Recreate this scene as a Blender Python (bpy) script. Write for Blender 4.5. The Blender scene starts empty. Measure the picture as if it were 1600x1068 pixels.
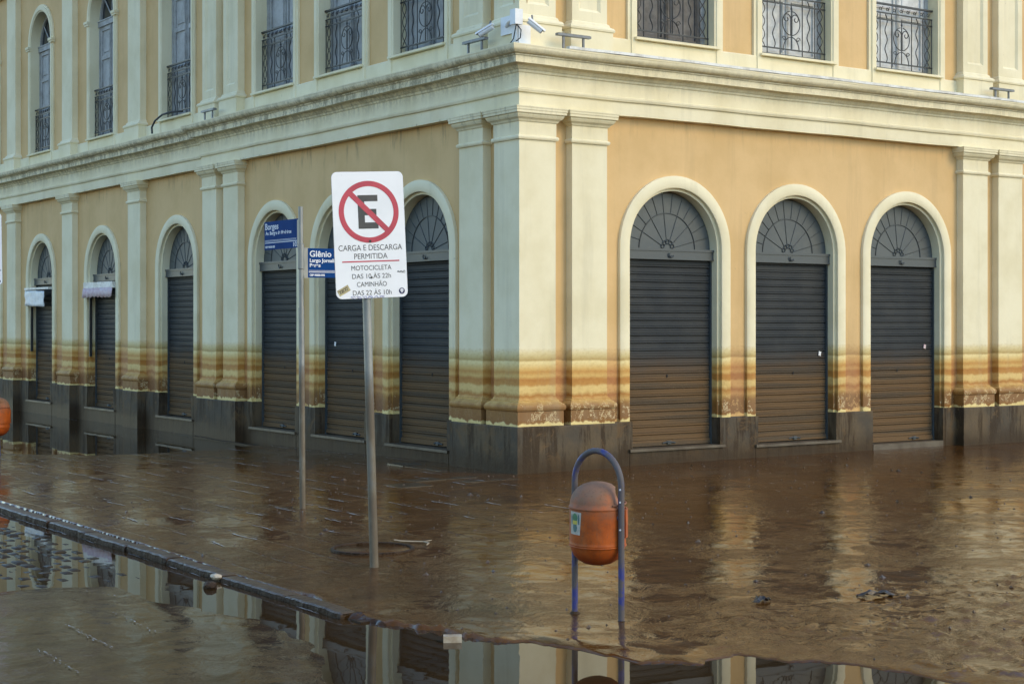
import bpy, bmesh, math, random
import numpy as np
from mathutils import Vector, Matrix
random.seed(7); rng = np.random.RandomState(7)
PI = math.pi; R = math.radians
sc = bpy.context.scene
C = sc.collection

# ------------------------------------------------------------------ camera, sky, sun, exposure
cam_d = bpy.data.cameras.new('camera'); cam = bpy.data.objects.new('camera', cam_d); C.objects.link(cam)
cam.location = (-11.095, -15.945, 1.8)
cam.rotation_euler = (R(90), 0, -math.atan2(.5675, .8234))
cam_d.sensor_width = 36; cam_d.lens = 36 * 2534 / 1600; cam_d.shift_y = -29 / 1600
cam_d.clip_end = 2000
sc.camera = cam

SUN_EL, SUN_AZ = R(34), R(-62)      # azimuth measured from +X (the sun stands in front of the street facade)
w = bpy.data.worlds.new('World'); sc.world = w; w.use_nodes = True
nt = w.node_tree; bg = nt.nodes['Background']
sky = nt.nodes.new('ShaderNodeTexSky'); sky.sky_type = 'NISHITA'; sky.sun_disc = False
sky.sun_elevation = SUN_EL; sky.sun_rotation = R(90) - SUN_AZ
sky.air_density = 1.5; sky.dust_density = .6; sky.ozone_density = 4.8
nt.links.new(sky.outputs[0], bg.inputs[0]); bg.inputs[1].default_value = 0.15
sd = bpy.data.lights.new('sun', 'SUN'); so = bpy.data.objects.new('sun', sd); C.objects.link(so)
sd.energy = .64; sd.angle = R(26); sd.color = (1.0, .65, .12)
sv = Vector((math.cos(SUN_EL) * math.cos(SUN_AZ), math.cos(SUN_EL) * math.sin(SUN_AZ), math.sin(SUN_EL)))
so.rotation_euler = sv.to_track_quat('Z', 'Y').to_euler(); so.location = sv * 60
vs = sc.view_settings; vs.view_transform = 'Standard'; vs.look = 'None'; vs.gamma = 1; vs.use_curve_mapping = False
vs.exposure = 1.16

# ------------------------------------------------------------------ material helpers
class NT:
    def __init__(s, name):
        s.m = bpy.data.materials.new(name); s.m.use_nodes = True
        s.t = s.m.node_tree; s.b = s.t.nodes['Principled BSDF']
    def n(s, typ, **k):
        x = s.t.nodes.new('ShaderNode' + typ)
        for a, v in k.items(): setattr(x, a, v)
        return x
    def l(s, a, b): s.t.links.new(a, b)
    def val(s, inp, v):
        if hasattr(v, 'is_output') or isinstance(v, bpy.types.NodeSocket): s.l(v, inp)
        else:
            if isinstance(v, tuple) and len(v) == 3 and len(inp.default_value) == 4: v = (*v, 1)
            inp.default_value = v
    def math(s, op, a, b=0.0, c=None, clamp=False):
        x = s.n('Math', operation=op, use_clamp=clamp); s.val(x.inputs[0], a); s.val(x.inputs[1], b)
        if c is not None: s.val(x.inputs[2], c)
        return x.outputs[0]
    def mix(s, f, a, b, mode='MIX'):
        x = s.n('Mix', data_type='RGBA', blend_type=mode); s.val(x.inputs[0], f); s.val(x.inputs[6], a); s.val(x.inputs[7], b)
        return x.outputs[2]
    def fmix(s, f, a, b):
        x = s.n('Mix', data_type='FLOAT'); s.val(x.inputs[0], f); s.val(x.inputs[2], a); s.val(x.inputs[3], b)
        return x.outputs[0]
    def pos(s):
        g = s.n('NewGeometry'); return g.outputs['Position']
    def xyz(s, v=None):
        x = s.n('SeparateXYZ'); s.l(v or s.pos(), x.inputs[0]); return x.outputs
    def noise(s, scale=5, detail=4, rough=.55, vec=None, stretch=None, dist=0.0):
        v = vec or s.pos()
        if stretch:
            mp = s.n('Mapping'); s.l(v, mp.inputs[0]); mp.inputs['Scale'].default_value = stretch; v = mp.outputs[0]
        x = s.n('TexNoise'); s.l(v, x.inputs['Vector'])
        x.inputs['Scale'].default_value = scale; x.inputs['Detail'].default_value = detail
        x.inputs['Roughness'].default_value = rough; x.inputs['Distortion'].default_value = dist
        return x.outputs[0]
    def ramp(s, f, stops, interp='LINEAR'):
        x = s.n('ValToRGB'); x.color_ramp.interpolation = interp; s.val(x.inputs[0], f)
        e = x.color_ramp.elements
        while len(e) < len(stops): e.new(.5)
        for el, (p, c) in zip(e, stops):
            el.position = p; el.color = (*c, 1) if isinstance(c, tuple) else (c, c, c, 1)
        return x.outputs[0]
    def mrange(s, v, a, b, c=0.0, d=1.0, smooth=True):
        x = s.n('MapRange'); x.interpolation_type = 'SMOOTHSTEP' if smooth else 'LINEAR'
        s.val(x.inputs[0], v)
        for i, q in enumerate((a, b, c, d)): s.val(x.inputs[i + 1], q)
        return x.outputs[0]
    def bump(s, h, strength=.3, dist=.01, nrm=None):
        x = s.n('Bump'); x.inputs['Strength'].default_value = strength; x.inputs['Distance'].default_value = dist
        s.val(x.inputs['Height'], h)
        if nrm: s.l(nrm, x.inputs['Normal'])
        return x.outputs[0]
    def fin(s, col=None, rough=None, nrm=None, metal=None, spec=None, coat=None, ior=None, tint=None):
        if tint: s.b.inputs['Specular Tint'].default_value = (*tint, 1)
        i = s.b.inputs
        if col is not None: s.val(i['Base Color'], col)
        if rough is not None: s.val(i['Roughness'], rough)
        if nrm is not None: s.l(nrm, i['Normal'])
        if metal is not None: s.val(i['Metallic'], metal)
        if spec is not None: s.val(i['Specular IOR Level'], spec)
        if coat is not None: s.val(i['Coat Weight'], coat); i['Coat Roughness'].default_value = .08
        if ior is not None: i['IOR'].default_value = ior
        return s.m

STAIN = [(.07, (.95, .86, .62)), (.09, (.97, .9, .68)), (.108, (.44, .27, .14)), (.24, (.47, .30, .155)), (.30, (.56, .37, .185)),
         (.36, (.80, .62, .38)), (.42, (.62, .38, .18)), (.47, (.88, .74, .50)), (.53, (.90, .76, .52)), (.56, (.70, .46, .23)),
         (.62, (.66, .40, .19)), (.66, (.84, .66, .40)), (.71, (.74, .50, .26)), (.75, (.86, .68, .42)), (.815, (.98, .90, .70)),
         (.835, (1.0, .93, .74)), (.855, (.68, .57, .38)), (.90, (.82, .75, .58)), (.95, (.93, .89, .78)), (1.0, (1, 1, 1))]

def plaster(name, col, grime_low=4.62, grime_high=5.0):
    n = NT(name); p = n.pos(); X, Y, Z = n.xyz(p)
    warp = n.noise(1.1, 3, .6, p, (1, 1, .3)); w2 = n.noise(7, 3, .6, p, (1, 1, .5))
    zz = n.math('ADD', Z, n.math('MULTIPLY', n.math('SUBTRACT', warp, .5), .07))
    low = n.mrange(Z, .7, 1.35)
    zz = n.math('ADD', zz, n.math('MULTIPLY', n.math('MULTIPLY', n.math('SUBTRACT', w2, .5), .16), n.math('SUBTRACT', 1.0, low)))
    st = n.ramp(n.math('SUBTRACT', zz, .5), [(a, tuple(max(0, q) ** k_ for q, k_ in zip(c, (1.38, 1.40, 1.5) if col[2] > .4 else (1.25, 1.1, .8)))) for a, c in STAIN])
    # soft base mottling
    m = n.noise(1.3, 5, .6, p); m2 = n.noise(38, 3, .6, p)
    base = n.mix(n.mrange(m, .35, .7), col, tuple(c * k for c, k in zip(col, (.88, .86, .80))))
    base = n.mix(n.math('MULTIPLY', m2, .18), base, tuple(c * .8 for c in col))
    fine = n.noise(16, 5, .75, p, (1, 1, 1.6)); dv = n.noise(22, 4, .7, p, (1, 1, .08))
    zz = n.math('ADD', zz, n.math('MULTIPLY', n.math('SUBTRACT', dv, .5), .016))
    st = n.ramp(n.math('SUBTRACT', zz, .5), [(a, tuple(max(0, q) ** k_ for q, k_ in zip(c, (1.38, 1.40, 1.5) if col[2] > .4 else (1.25, 1.1, .8)))) for a, c in STAIN])
    stv = n.mix(n.math('MULTIPLY', n.mrange(fine, .44, .68), .5), st, n.mix(1.0, st, (.74, .64, .52), 'MULTIPLY'))
    inst = n.math('LESS_THAN', zz, 1.5)
    c1 = n.mix(1.0, base, n.mix(inst, st, stv), 'MULTIPLY')
    # crust of mud flaking off just above the plinth
    f1 = n.noise(9, 5, .72, p, (1, 1, .8)); f2 = n.noise(42, 3, .65, p)
    fl = n.math('ADD', f1, n.math('MULTIPLY', n.math('SUBTRACT', f2, .5), .35))
    zone = n.math('MULTIPLY', n.mrange(Z, .60, .64), n.math('SUBTRACT', 1.0, n.mrange(Z, .74, .90)))
    sd_ = n.n('NewGeometry'); sx_ = n.mrange(n.xyz(sd_.outputs['Normal'])[0], -.2, -.8, 1.0, .12)
    zone = n.math('MULTIPLY', zone, sx_); crust = n.math('MULTIPLY', n.mrange(fl, .42, .46), zone)
    pale = n.math('MULTIPLY', n.math('SUBTRACT', n.mrange(fl, .385, .41), n.mrange(fl, .425, .45)), zone)
    c1 = n.mix(n.math('MULTIPLY', crust, .75), c1, (.22, .115, .045))
    c1 = n.mix(n.math('MULTIPLY', pale, .75), c1, tuple(c * k for c, k in zip(col, (.95, .88, .75))))
    # rain grime: dark vertical streaks and specks under the cornice
    gs = n.noise(9, 5, .7, p, (1, 1, .14)); gd = n.noise(26, 4, .75, p)
    g = n.NewG = n.n('NewGeometry'); nx = n.xyz(g.outputs['Normal'])[0]
    side = n.mrange(nx, -.2, -.8, .30, 1.0)
    zg = n.math('MULTIPLY', n.mrange(Z, grime_low, grime_high - .05), n.math('SUBTRACT', 1.0, n.mrange(Z, grime_high, grime_high + .12)))
    gm = n.math('MULTIPLY', n.mrange(n.math('ADD', n.math('MULTIPLY', gs, .6), n.math('MULTIPLY', gd, .4)), .43, .58), zg)
    zl = n.math('MULTIPLY', n.mrange(Z, 4.0, 4.36), n.math('SUBTRACT', 1.0, n.mrange(Z, 4.40, 4.44)))
    gm = n.math('ADD', gm, n.math('MULTIPLY', n.math('MULTIPLY', n.mrange(gs, .52, .68), zl), .8), clamp=True)
    spk = n.math('MULTIPLY', n.mrange(n.noise(14, 6, .8, p, (1, 1, .6)), .63, .72), n.mrange(Z, 3.9, 5.0))
    gm = n.math('ADD', n.math('MULTIPLY', gm, side), n.math('MULTIPLY', spk, .6), clamp=True)
    c1 = n.mix(n.math('MULTIPLY', gm, .62), c1, (.085, .07, .045))
    chip = n.math('MULTIPLY', n.mrange(n.noise(6, 6, .82, p), .685, .70), n.mrange(Z, 5.2, 4.2, .35, 1.0))
    c1 = n.mix(n.math('MULTIPLY', chip, .55), c1, (.30, .25, .17))
    streak = n.math('MULTIPLY', n.mrange(n.noise(3.2, 5, .7, p, (1, 1, .07)), .52, .68), .16)
    c1 = n.mix(streak, c1, tuple(c * .45 for c in col))
    h = n.math('ADD', n.math('MULTIPLY', n.noise(3.5, 4, .6, p), 1.0), n.math('ADD', n.math('MULTIPLY', m2, .12), n.math('MULTIPLY', crust, .25)))
    return n.fin(c1, n.fmix(inst, .75, .6), n.bump(h, .35, .012), spec=.3)

CREAM = (.79, .715, .50); OCHRE = (.665, .452, .215)
M = {}
M['cream'] = plaster('cream_plaster', CREAM)
M['ochre'] = plaster('ochre_plaster', OCHRE)

def mk_plinth():
    n = NT('mud_coated_plinth'); p = n.pos(); Z = n.xyz(p)[2]
    a = n.noise(1.6, 5, .65, p); dr = n.noise(7, 5, .7, p, (1, 1, .12)); f = n.noise(34, 4, .7, p)
    c = n.mix(n.mrange(a, .38, .66), (.075, .062, .046), (.120, .086, .050))
    c = n.mix(n.math('MULTIPLY', n.mrange(dr, .47, .60), .75), c, (.034, .020, .010))
    c = n.mix(n.math('MULTIPLY', n.mrange(n.noise(3, 6, .78, p, dist=.6), .53, .62), .65), c, (.13, .08, .038))
    c = n.mix(n.math('MULTIPLY', n.mrange(f, .55, .75), .3), c, (.14, .11, .07))
    wet = n.mrange(n.math('ADD', Z, n.math('MULTIPLY', n.math('SUBTRACT', a, .5), .3)), .36, .02)
    c = n.mix(n.math('MULTIPLY', wet, .8), c, (.04, .024, .012))
    h = n.math('ADD', a, n.math('MULTIPLY', f, .2))
    return n.fin(c, n.fmix(wet, .65, .5), n.bump(h, .7, .02), spec=.12)
M['plinth'] = mk_plinth()

def mk_shutter():
    n = NT('painted_steel_shutter'); p = n.pos(); Z = n.xyz(p)[2]
    a = n.noise(2.2, 5, .6, p); row = n.noise(5.5, 3, .6, p, (.05, .05, 2.0)); f = n.noise(60, 3, .7, p)
    clean = n.mix(n.mrange(a, .35, .7), (.036, .040, .043), (.050, .052, .052))
    mud = n.mix(n.mrange(row, .38, .62), (.150, .088, .040), (.085, .062, .040))
    mud = n.mix(n.math('MULTIPLY', n.mrange(f, .5, .7), .35), mud, (.21, .14, .075))
    k = n.mrange(n.math('ADD', Z, n.math('MULTIPLY', n.math('SUBTRACT', a, .5), .3)), 1.50, 1.0)
    k = n.math('MULTIPLY', k, n.mrange(row, .25, .5, .65, 1.0))
    c = n.mix(k, clean, mud)
    h = n.math('ADD', n.math('MULTIPLY', f, .3), a)
    return n.fin(c, n.fmix(k, .5, .7), n.bump(h, .2, .008), spec=.10)
M['shutter'] = mk_shutter()

def simple(name, c1, c2=None, rough=.5, scale=6, metal=0.0, bump=.15, fine=40, spec=.5, bd=.004):
    n = NT(name); p = n.pos(); a = n.noise(scale, 5, .65, p); f = n.noise(fine, 3, .6, p)
    c2 = c2 or tuple(x * .75 for x in c1)
    c = n.mix(n.mrange(a, .38, .66), c1, c2)
    c = n.mix(n.math('MULTIPLY', f, .25), c, tuple(x * .7 for x in c2))
    return n.fin(c, n.fmix(a, max(rough - .08, .02), rough + .1), n.bump(n.math('ADD', a, n.math('MULTIPLY', f, .4)), bump, bd), metal=metal, spec=spec)
M['fan'] = simple('grey_fanlight_metal', (.060, .072, .076), (.085, .095, .092), .5, 3)
M['fanrib'] = simple('dark_fanlight_rib', (.044, .053, .056), None, .5)
M['bar'] = simple('grey_transom_metal', (.042, .053, .058), (.055, .065, .068), .42)
M['sill'] = simple('mud_washed_stone', (.11, .085, .055), (.065, .045, .026), .5, 4, bump=.5, bd=.01)
M['iron'] = simple('black_wrought_iron', (.014, .016, .019), (.025, .024, .022), .45, 10)
M['door'] = simple('weathered_pale_wood', (.42, .43, .43), (.30, .30, .29), .6, 5, bump=.3)
M['doorpale'] = simple('white_lace_behind_glass', (.66, .67, .66), (.50, .51, .50), .5, 9, bump=.2)
M['doorold'] = simple('weathered_grey_wood', (.17, .16, .15), (.10, .095, .09), .7, 7, bump=.4)
M['glass'] = simple('dark_window_glass', (.02, .025, .03), None, .06, 1, bump=.03, bd=.002)
M['dark'] = simple('dark_recess', (.02, .02, .02), None, .9)
M['white'] = simple('white_painted_metal', (.78, .79, .80), (.70, .71, .72), .4, 4, bump=.05)
M['flash'] = simple('pale_metal_flashing', (.80, .80, .77), (.55, .53, .48), .45, 5)
M['grey'] = simple('grey_plastic', (.20, .21, .22), (.14, .145, .15), .4)
M['cable'] = simple('black_cable', (.02, .021, .024), None, .5)
M['roof'] = simple('roof_tiles', (.25, .12, .07), None, .8)

def mk_pole():
    n = NT('galvanised_steel_pole'); p = n.pos(); Z = n.xyz(p)[2]
    a = n.noise(8, 5, .65, p, (1, 1, .4)); f = n.noise(60, 3, .6, p)
    c = n.mix(n.mrange(a, .35, .7), (.17, .18, .18), (.25, .25, .24))
    mk = n.math('MULTIPLY', n.mrange(n.math('ADD', Z, n.math('MULTIPLY', a, .5)), 1.75, 1.45), n.mrange(a, .3, .5, .55, .9))
    c = n.mix(mk, c, n.mix(n.mrange(a, .4, .6), (.13, .10, .058), (.085, .057, .028)))
    return n.fin(c, n.fmix(mk, .42, .6), n.bump(f, .15, .003), metal=n.fmix(mk, .45, .0))
M['pole'] = mk_pole()

def mk_sign_white():
    n = NT('white_sign_face'); p = n.pos()
    a = n.noise(3, 5, .6, p); s = n.mrange(n.noise(30, 5, .75, p), .66, .72)
    c = n.mix(n.mrange(a, .4, .7), (.80, .80, .81), (.74, .745, .755))
    c = n.mix(n.math('MULTIPLY', s, .35), c, (.35, .33, .32))
    return n.fin(c, .38, n.bump(a, .05, .003), spec=.4)
M['signwhite'] = mk_sign_white()
M['red'] = simple('faded_red_print', (.52, .045, .07), (.42, .035, .06), .42, 5, bump=.03)
M['black'] = simple('black_print', (.035, .035, .035), (.065, .06, .055), .45, 8, bump=.03)
M['blue'] = simple('blue_sign_enamel', (.010, .052, .19), (.009, .044, .16), .5, 4, bump=.03, spec=.02)
M['signtext'] = simple('white_print', (.75, .76, .78), (.66, .67, .70), .45, 4, bump=.02, spec=.05)
M['stickerpaper'] = simple('grubby_sticker_paper', (.46, .44, .38), (.34, .31, .25), .6, 30)
M['violet'] = simple('violet_ink', (.22, .22, .50), None, .5)
M['navy'] = simple('navy_sticker', (.02, .02, .10), None, .4)
M['tan'] = simple('worn_tan_sticker', (.55, .47, .24), (.30, .24, .12), .5, 40)
M['green'] = simple('green_print', (.07, .20, .09), None, .5)
M['yellow'] = simple('yellow_print', (.60, .50, .08), None, .5)
M['teal'] = simple('teal_print', (.09, .17, .16), None, .5)
M['pink'] = simple('faded_pink_canvas', (.55, .38, .40), (.65, .55, .55), .8, 14, bump=.4)
M['banner'] = simple('crumpled_white_plastic', (.72, .75, .77), (.60, .63, .66), .35, 7, bump=.9, bd=.03)

def mk_bin():
    n = NT('orange_bin_plastic'); tc = n.n('TexCoord'); v = tc.outputs['Object']; Z = n.xyz(v)[2]
    a = n.noise(9, 5, .65, v); f = n.noise(70, 3, .7, v); dr = n.noise(14, 4, .65, v, (1, 1, .15))
    c = n.mix(n.mrange(a, .38, .66), (.40, .085, .012), (.26, .055, .009))
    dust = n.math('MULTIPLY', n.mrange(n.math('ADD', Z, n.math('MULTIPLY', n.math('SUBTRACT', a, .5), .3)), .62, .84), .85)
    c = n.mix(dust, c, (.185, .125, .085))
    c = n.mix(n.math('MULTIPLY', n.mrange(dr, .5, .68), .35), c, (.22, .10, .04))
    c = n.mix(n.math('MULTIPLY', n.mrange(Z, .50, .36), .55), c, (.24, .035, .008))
    c = n.mix(n.math('MULTIPLY', n.mrange(f, .54, .68), .5), c, (.11, .06, .035))
    return n.fin(c, n.fmix(dust, .45, .7), n.bump(n.math('ADD', a, n.math('MULTIPLY', f, .3)), .12, .006), spec=.25)
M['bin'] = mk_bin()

def mk_frame():
    n = NT('blue_paint_under_mud'); tc = n.n('TexCoord'); v = tc.outputs['Object']
    a = n.noise(5.5, 4, .6, v); f = n.noise(60, 3, .7, v)
    k = n.mrange(n.math('ADD', a, n.math('MULTIPLY', n.math('SUBTRACT', f, .5), .15)), .40, .53)
    c = n.mix(k, (.026, .032, .17), (.085, .070, .070))
    return n.fin(c, n.fmix(k, .35, .6), n.bump(f, .2, .003))
M['frame'] = mk_frame()

def mk_mud(name, road=False):
    n = NT(name); p = n.pos(); X, Y, Z = n.xyz(p)
    big = n.noise(.55, 4, .6, p, dist=.8); mid = n.noise(2.4, 5, .65, p, dist=1.2); f = n.noise(16, 5, .7, p, dist=.5); ff = n.noise(70, 3, .7, p)
    c = n.mix(n.mrange(mid, .36, .66), (.066, .025, .0045), (.098, .041, .010))
    c = n.mix(n.mrange(big, .52, .68, 0, .6), c, (.048, .017, .003))
    c = n.mix(n.math('MULTIPLY', n.mrange(f, .58, .72), .3), c, (.075, .053, .03))
    if road: c = n.mix(1.0, c, (.50, .52, .60), 'MULTIPLY')
    wet = n.mrange(n.math('ADD', n.math('MULTIPLY', big, .6), n.math('MULTIPLY', mid, .4)), .53, .46)
    r = n.fmix(wet, .07 if road else .11, .03)
    r = n.math('ADD', r, n.math('MULTIPLY', n.mrange(f, .5, .8), .16))
    # swept ridges, small crumbs, and the joints of the paving showing through
    ridg = n.noise(3.2, 5, .62, p, dist=2.0)
    rd = n.math('ABSOLUTE', n.math('SUBTRACT', n.noise(5.0, 5, .6, p, (1, 1, 1), dist=1.2), .5)); ridg = n.math('ADD', ridg, n.math('MULTIPLY', rd, n.fmix(wet, -1.3, -.25)))
    h = n.math('ADD', n.math('MULTIPLY', ridg, 1.0), n.math('MULTIPLY', n.noise(11, 4, .6, p, dist=1.5), .32))
    h = n.math('ADD', h, n.math('MULTIPLY', ff, n.fmix(wet, .09, .012)))
    amp = n.fmix(wet, .0045, .0025) if road else n.fmix(wet, .009, .0036)
    nr = n.n('Bump'); nr.inputs['Strength'].default_value = 1.0; n.l(amp, nr.inputs['Distance']); n.l(h, nr.inputs['Height'])
    nrm = nr.outputs[0]
    if not road:
        br = n.n('TexBrick'); n.l(p, br.inputs['Vector']); br.inputs['Scale'].default_value = 1.0
        mp = n.n('Mapping'); n.l(p, mp.inputs[0]); mp.inputs['Rotation'].default_value = (0, 0, PI / 2)
        n.l(mp.outputs[0], br.inputs['Vector'])
        br.inputs['Brick Width'].default_value = .8; br.inputs['Row Height'].default_value = .38
        br.inputs['Mortar Size'].default_value = .012; br.inputs['Mortar Smooth'].default_value = .6
        msk = n.math('MULTIPLY', n.mrange(n.noise(1.1, 4, .7, p), .46, .56), n.math('MULTIPLY', n.mrange(X, -1.0, -3.2), n.mrange(Y, -5.5, -3.5)))
        jh = n.math('MULTIPLY', br.outputs['Fac'], msk)
        nrm = n.bump(jh, 1.0, .034, nrm)
        r = n.math('SUBTRACT', r, n.math('MULTIPLY', jh, .1), clamp=True)
    return n.fin(c, r, nrm, spec=.5, ior=1.33, tint=(1, .76, .50))
M['mud'] = mk_mud('wet_flood_mud'); M['mudroad'] = mk_mud('wet_road_mud', True)

def mk_water():
    n = NT('murky_flood_water'); p = n.pos()
    a = n.noise(.9, 3, .5, p, dist=.5); b = n.noise(7, 3, .55, p)
    c = n.mix(n.mrange(a, .35, .7), (.030, .016, .006), (.042, .023, .009))
    return n.fin(c, .015, n.bump(n.math('ADD', a, n.math('MULTIPLY', b, .05)), .25, .006), ior=1.26, tint=(1, .88, .72))
M['water'] = mk_water()
M['kerb'] = simple('mud_covered_granite', (.062, .036, .018), (.030, .016, .007), .6, 16, bump=1.0, bd=.05, spec=.2, fine=28)
M['kerbtop'] = simple('slick_mud_on_kerb', (.085, .055, .032), (.05, .03, .016), .34, 7, bump=.7, bd=.02, spec=.3)
M['cobble'] = simple('wet_basalt_cobble', (.03, .028, .026), (.045, .034, .022), .4, 9, bump=.9, bd=.01, spec=.06)
M['slab'] = simple('wet_paving_slab', (.070, .052, .034), (.045, .03, .017), .22, 5, bump=.4, bd=.006)
M['debris'] = simple('dark_debris', (.018, .014, .012), (.05, .035, .02), .4, 20, bump=.6)
M['paleblock'] = simple('pale_debris', (.45, .38, .28), (.30, .22, .14), .6, 12, bump=.5)
M['twig'] = simple('bare_twig', (.42, .33, .22), None, .6, 20)
M['leaf'] = simple('sodden_leaf', (.09, .055, .02), (.03, .02, .012), .4, 20)

# ------------------------------------------------------------------ mesh helpers
class MB:
    def __init__(s): s.v = []; s.f = []; s.mi = []; s.k = 0
    def add(s, v, f):
        o = len(s.v); s.v += [tuple(q) for q in v]; s.f += [tuple(o + i for i in q) for q in f]; s.mi += [s.k] * len(f); return s
    def box(s, x0, x1, y0, y1, z0, z1):
        v = [(x0, y0, z0), (x1, y0, z0), (x1, y1, z0), (x0, y1, z0), (x0, y0, z1), (x1, y0, z1), (x1, y1, z1), (x0, y1, z1)]
        return s.add(v, [(0, 3, 2, 1), (4, 5, 6, 7), (0, 1, 5, 4), (1, 2, 6, 5), (2, 3, 7, 6), (3, 0, 4, 7)])
    def tube(s, pts, r, n=6, cap=True, r2=None):
        pts = [Vector(p) for p in pts]; N = len(pts); vs = []; fs = []
        t0 = (pts[1] - pts[0]).normalized(); up = Vector((0, 0, 1)) if abs(t0.z) < .9 else Vector((1, 0, 0))
        a = t0.cross(up).normalized()
        for i, p in enumerate(pts):
            t = (pts[min(i + 1, N - 1)] - pts[max(i - 1, 0)]).normalized()
            a = (a - t * a.dot(t)).normalized(); b = t.cross(a)
            rr = r if r2 is None else r + (r2 - r) * i / (N - 1)
            for k in range(n):
                an = 2 * PI * k / n; vs.append(p + (a * math.cos(an) + b * math.sin(an)) * rr)
        for i in range(N - 1):
            for k in range(n):
                k2 = (k + 1) % n; fs.append((i * n + k, i * n + k2, (i + 1) * n + k2, (i + 1) * n + k))
        if cap: fs.append(tuple(range(n))[::-1]); fs.append(tuple((N - 1) * n + k for k in range(n)))
        return s.add(vs, fs)
    def lathe(s, prof, n=32, c=(0, 0, 0)):
        vs = []; fs = []
        for r, z in prof:
            for k in range(n): vs.append((c[0] + r * math.cos(2 * PI * k / n), c[1] + r * math.sin(2 * PI * k / n), c[2] + z))
        for i in range(len(prof) - 1):
            for k in range(n):
                k2 = (k + 1) % n; fs.append((i * n + k, i * n + k2, (i + 1) * n + k2, (i + 1) * n + k))
        return s.add(vs, fs)
    def prism(s, poly, y0, y1):            # polygon in x,z pushed from y0 (front) to y1 (back)
        n = len(poly); v = [(x, y0, z) for x, z in poly] + [(x, y1, z) for x, z in poly]
        f = [tuple(range(n)), tuple(range(2 * n - 1, n - 1, -1))] + [(i, n + i, n + (i + 1) % n, (i + 1) % n) for i in range(n)]
        return s.add(v, f)
    def sweep(s, path, prof, closed_ends=True, sub=None, wob=0.0):
        """profile (out, z) carried along a horizontal path; out points to the left of the travel direction"""
        P = [Vector((x, y)) for x, y in path]; dirs = [(P[i + 1] - P[i]).normalized() for i in range(len(P) - 1)]
        st = []
        for i, p in enumerate(P):
            ns = []
            if i > 0: ns.append(Vector((-dirs[i - 1].y, dirs[i - 1].x)))
            if i < len(P) - 1: ns.append(Vector((-dirs[i].y, dirs[i].x)))
            if len(ns) == 2 and abs(ns[0].dot(ns[1])) < .5: nn = ns[0] + ns[1]
            else: nn = ns[0]
            st.append((p, nn))
        if sub:
            st2 = []
            for i in range(len(st) - 1):
                (p, a), (q, b) = st[i], st[i + 1]; k = max(1, int((q - p).length / sub))
                for j in range(k):
                    t = j / k; st2.append((p.lerp(q, t), a if j == 0 else Vector((-dirs[i].y, dirs[i].x))))
            st2.append(st[-1]); st = st2
        m = len(prof); vs = []
        ph = [random.uniform(0, 6) for _ in range(m)]
        for (p, nn) in st:
            u = p.x * 1.3 - p.y * 1.1
            for j, (o, z) in enumerate(prof):
                dz = wob * (math.sin(u * 1.7 + ph[0]) * .6 + math.sin(u * 4.1 + ph[j]) * .4)
                vs.append((p.x + nn.x * o, p.y + nn.y * o, z + dz))
        fs = [(i * m + j, i * m + j + 1, (i + 1) * m + j + 1, (i + 1) * m + j) for i in range(len(st) - 1) for j in range(m - 1)]
        if closed_ends:
            fs.append(tuple(range(m))[::-1]); k = (len(st) - 1) * m; fs.append(tuple(k + j for j in range(m)))
        return s.add(vs, fs)
    def archband(s, pr, zb, zs, seg=28, close=False):
        """cross-section pr = [(radius, depth)] led up a jamb, round the arch and down the other jamb (centre x = 0)"""
        st = [(-1, zb, None)] + [(None, None, PI - PI * i / seg) for i in range(seg + 1)] + [(1, zb, None)]
        vs = []; m = len(pr)
        for sgn, z, a in st:
            for r, d in pr:
                if a is None: vs.append((sgn * r, d, z))
                else: vs.append((r * math.cos(a), d, zs + r * math.sin(a)))
        fs = [(i * m + j, (i + 1) * m + j, (i + 1) * m + j + 1, i * m + j + 1) for i in range(len(st) - 1) for j in range(m - 1)]
        return s.add(vs, fs)
    def mesh(s, name, mats, smooth=False, angle=None):
        me = bpy.data.meshes.new(name); me.from_pydata(s.v, [], s.f)
        for m in (mats if isinstance(mats, (list, tuple)) else [mats]): me.materials.append(m)
        me.polygons.foreach_set('material_index', s.mi)
        if smooth: me.polygons.foreach_set('use_smooth', [True] * len(me.polygons))
        me.update()
        if smooth and angle: me.set_sharp_from_angle(angle=R(angle))
        return me
    def build(s, name, mats, parent=None, loc=(0, 0, 0), rz=0, smooth=False, angle=None, label=None):
        return inst(name, s.mesh(name, mats, smooth, angle), parent, loc, rz, label)

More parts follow.
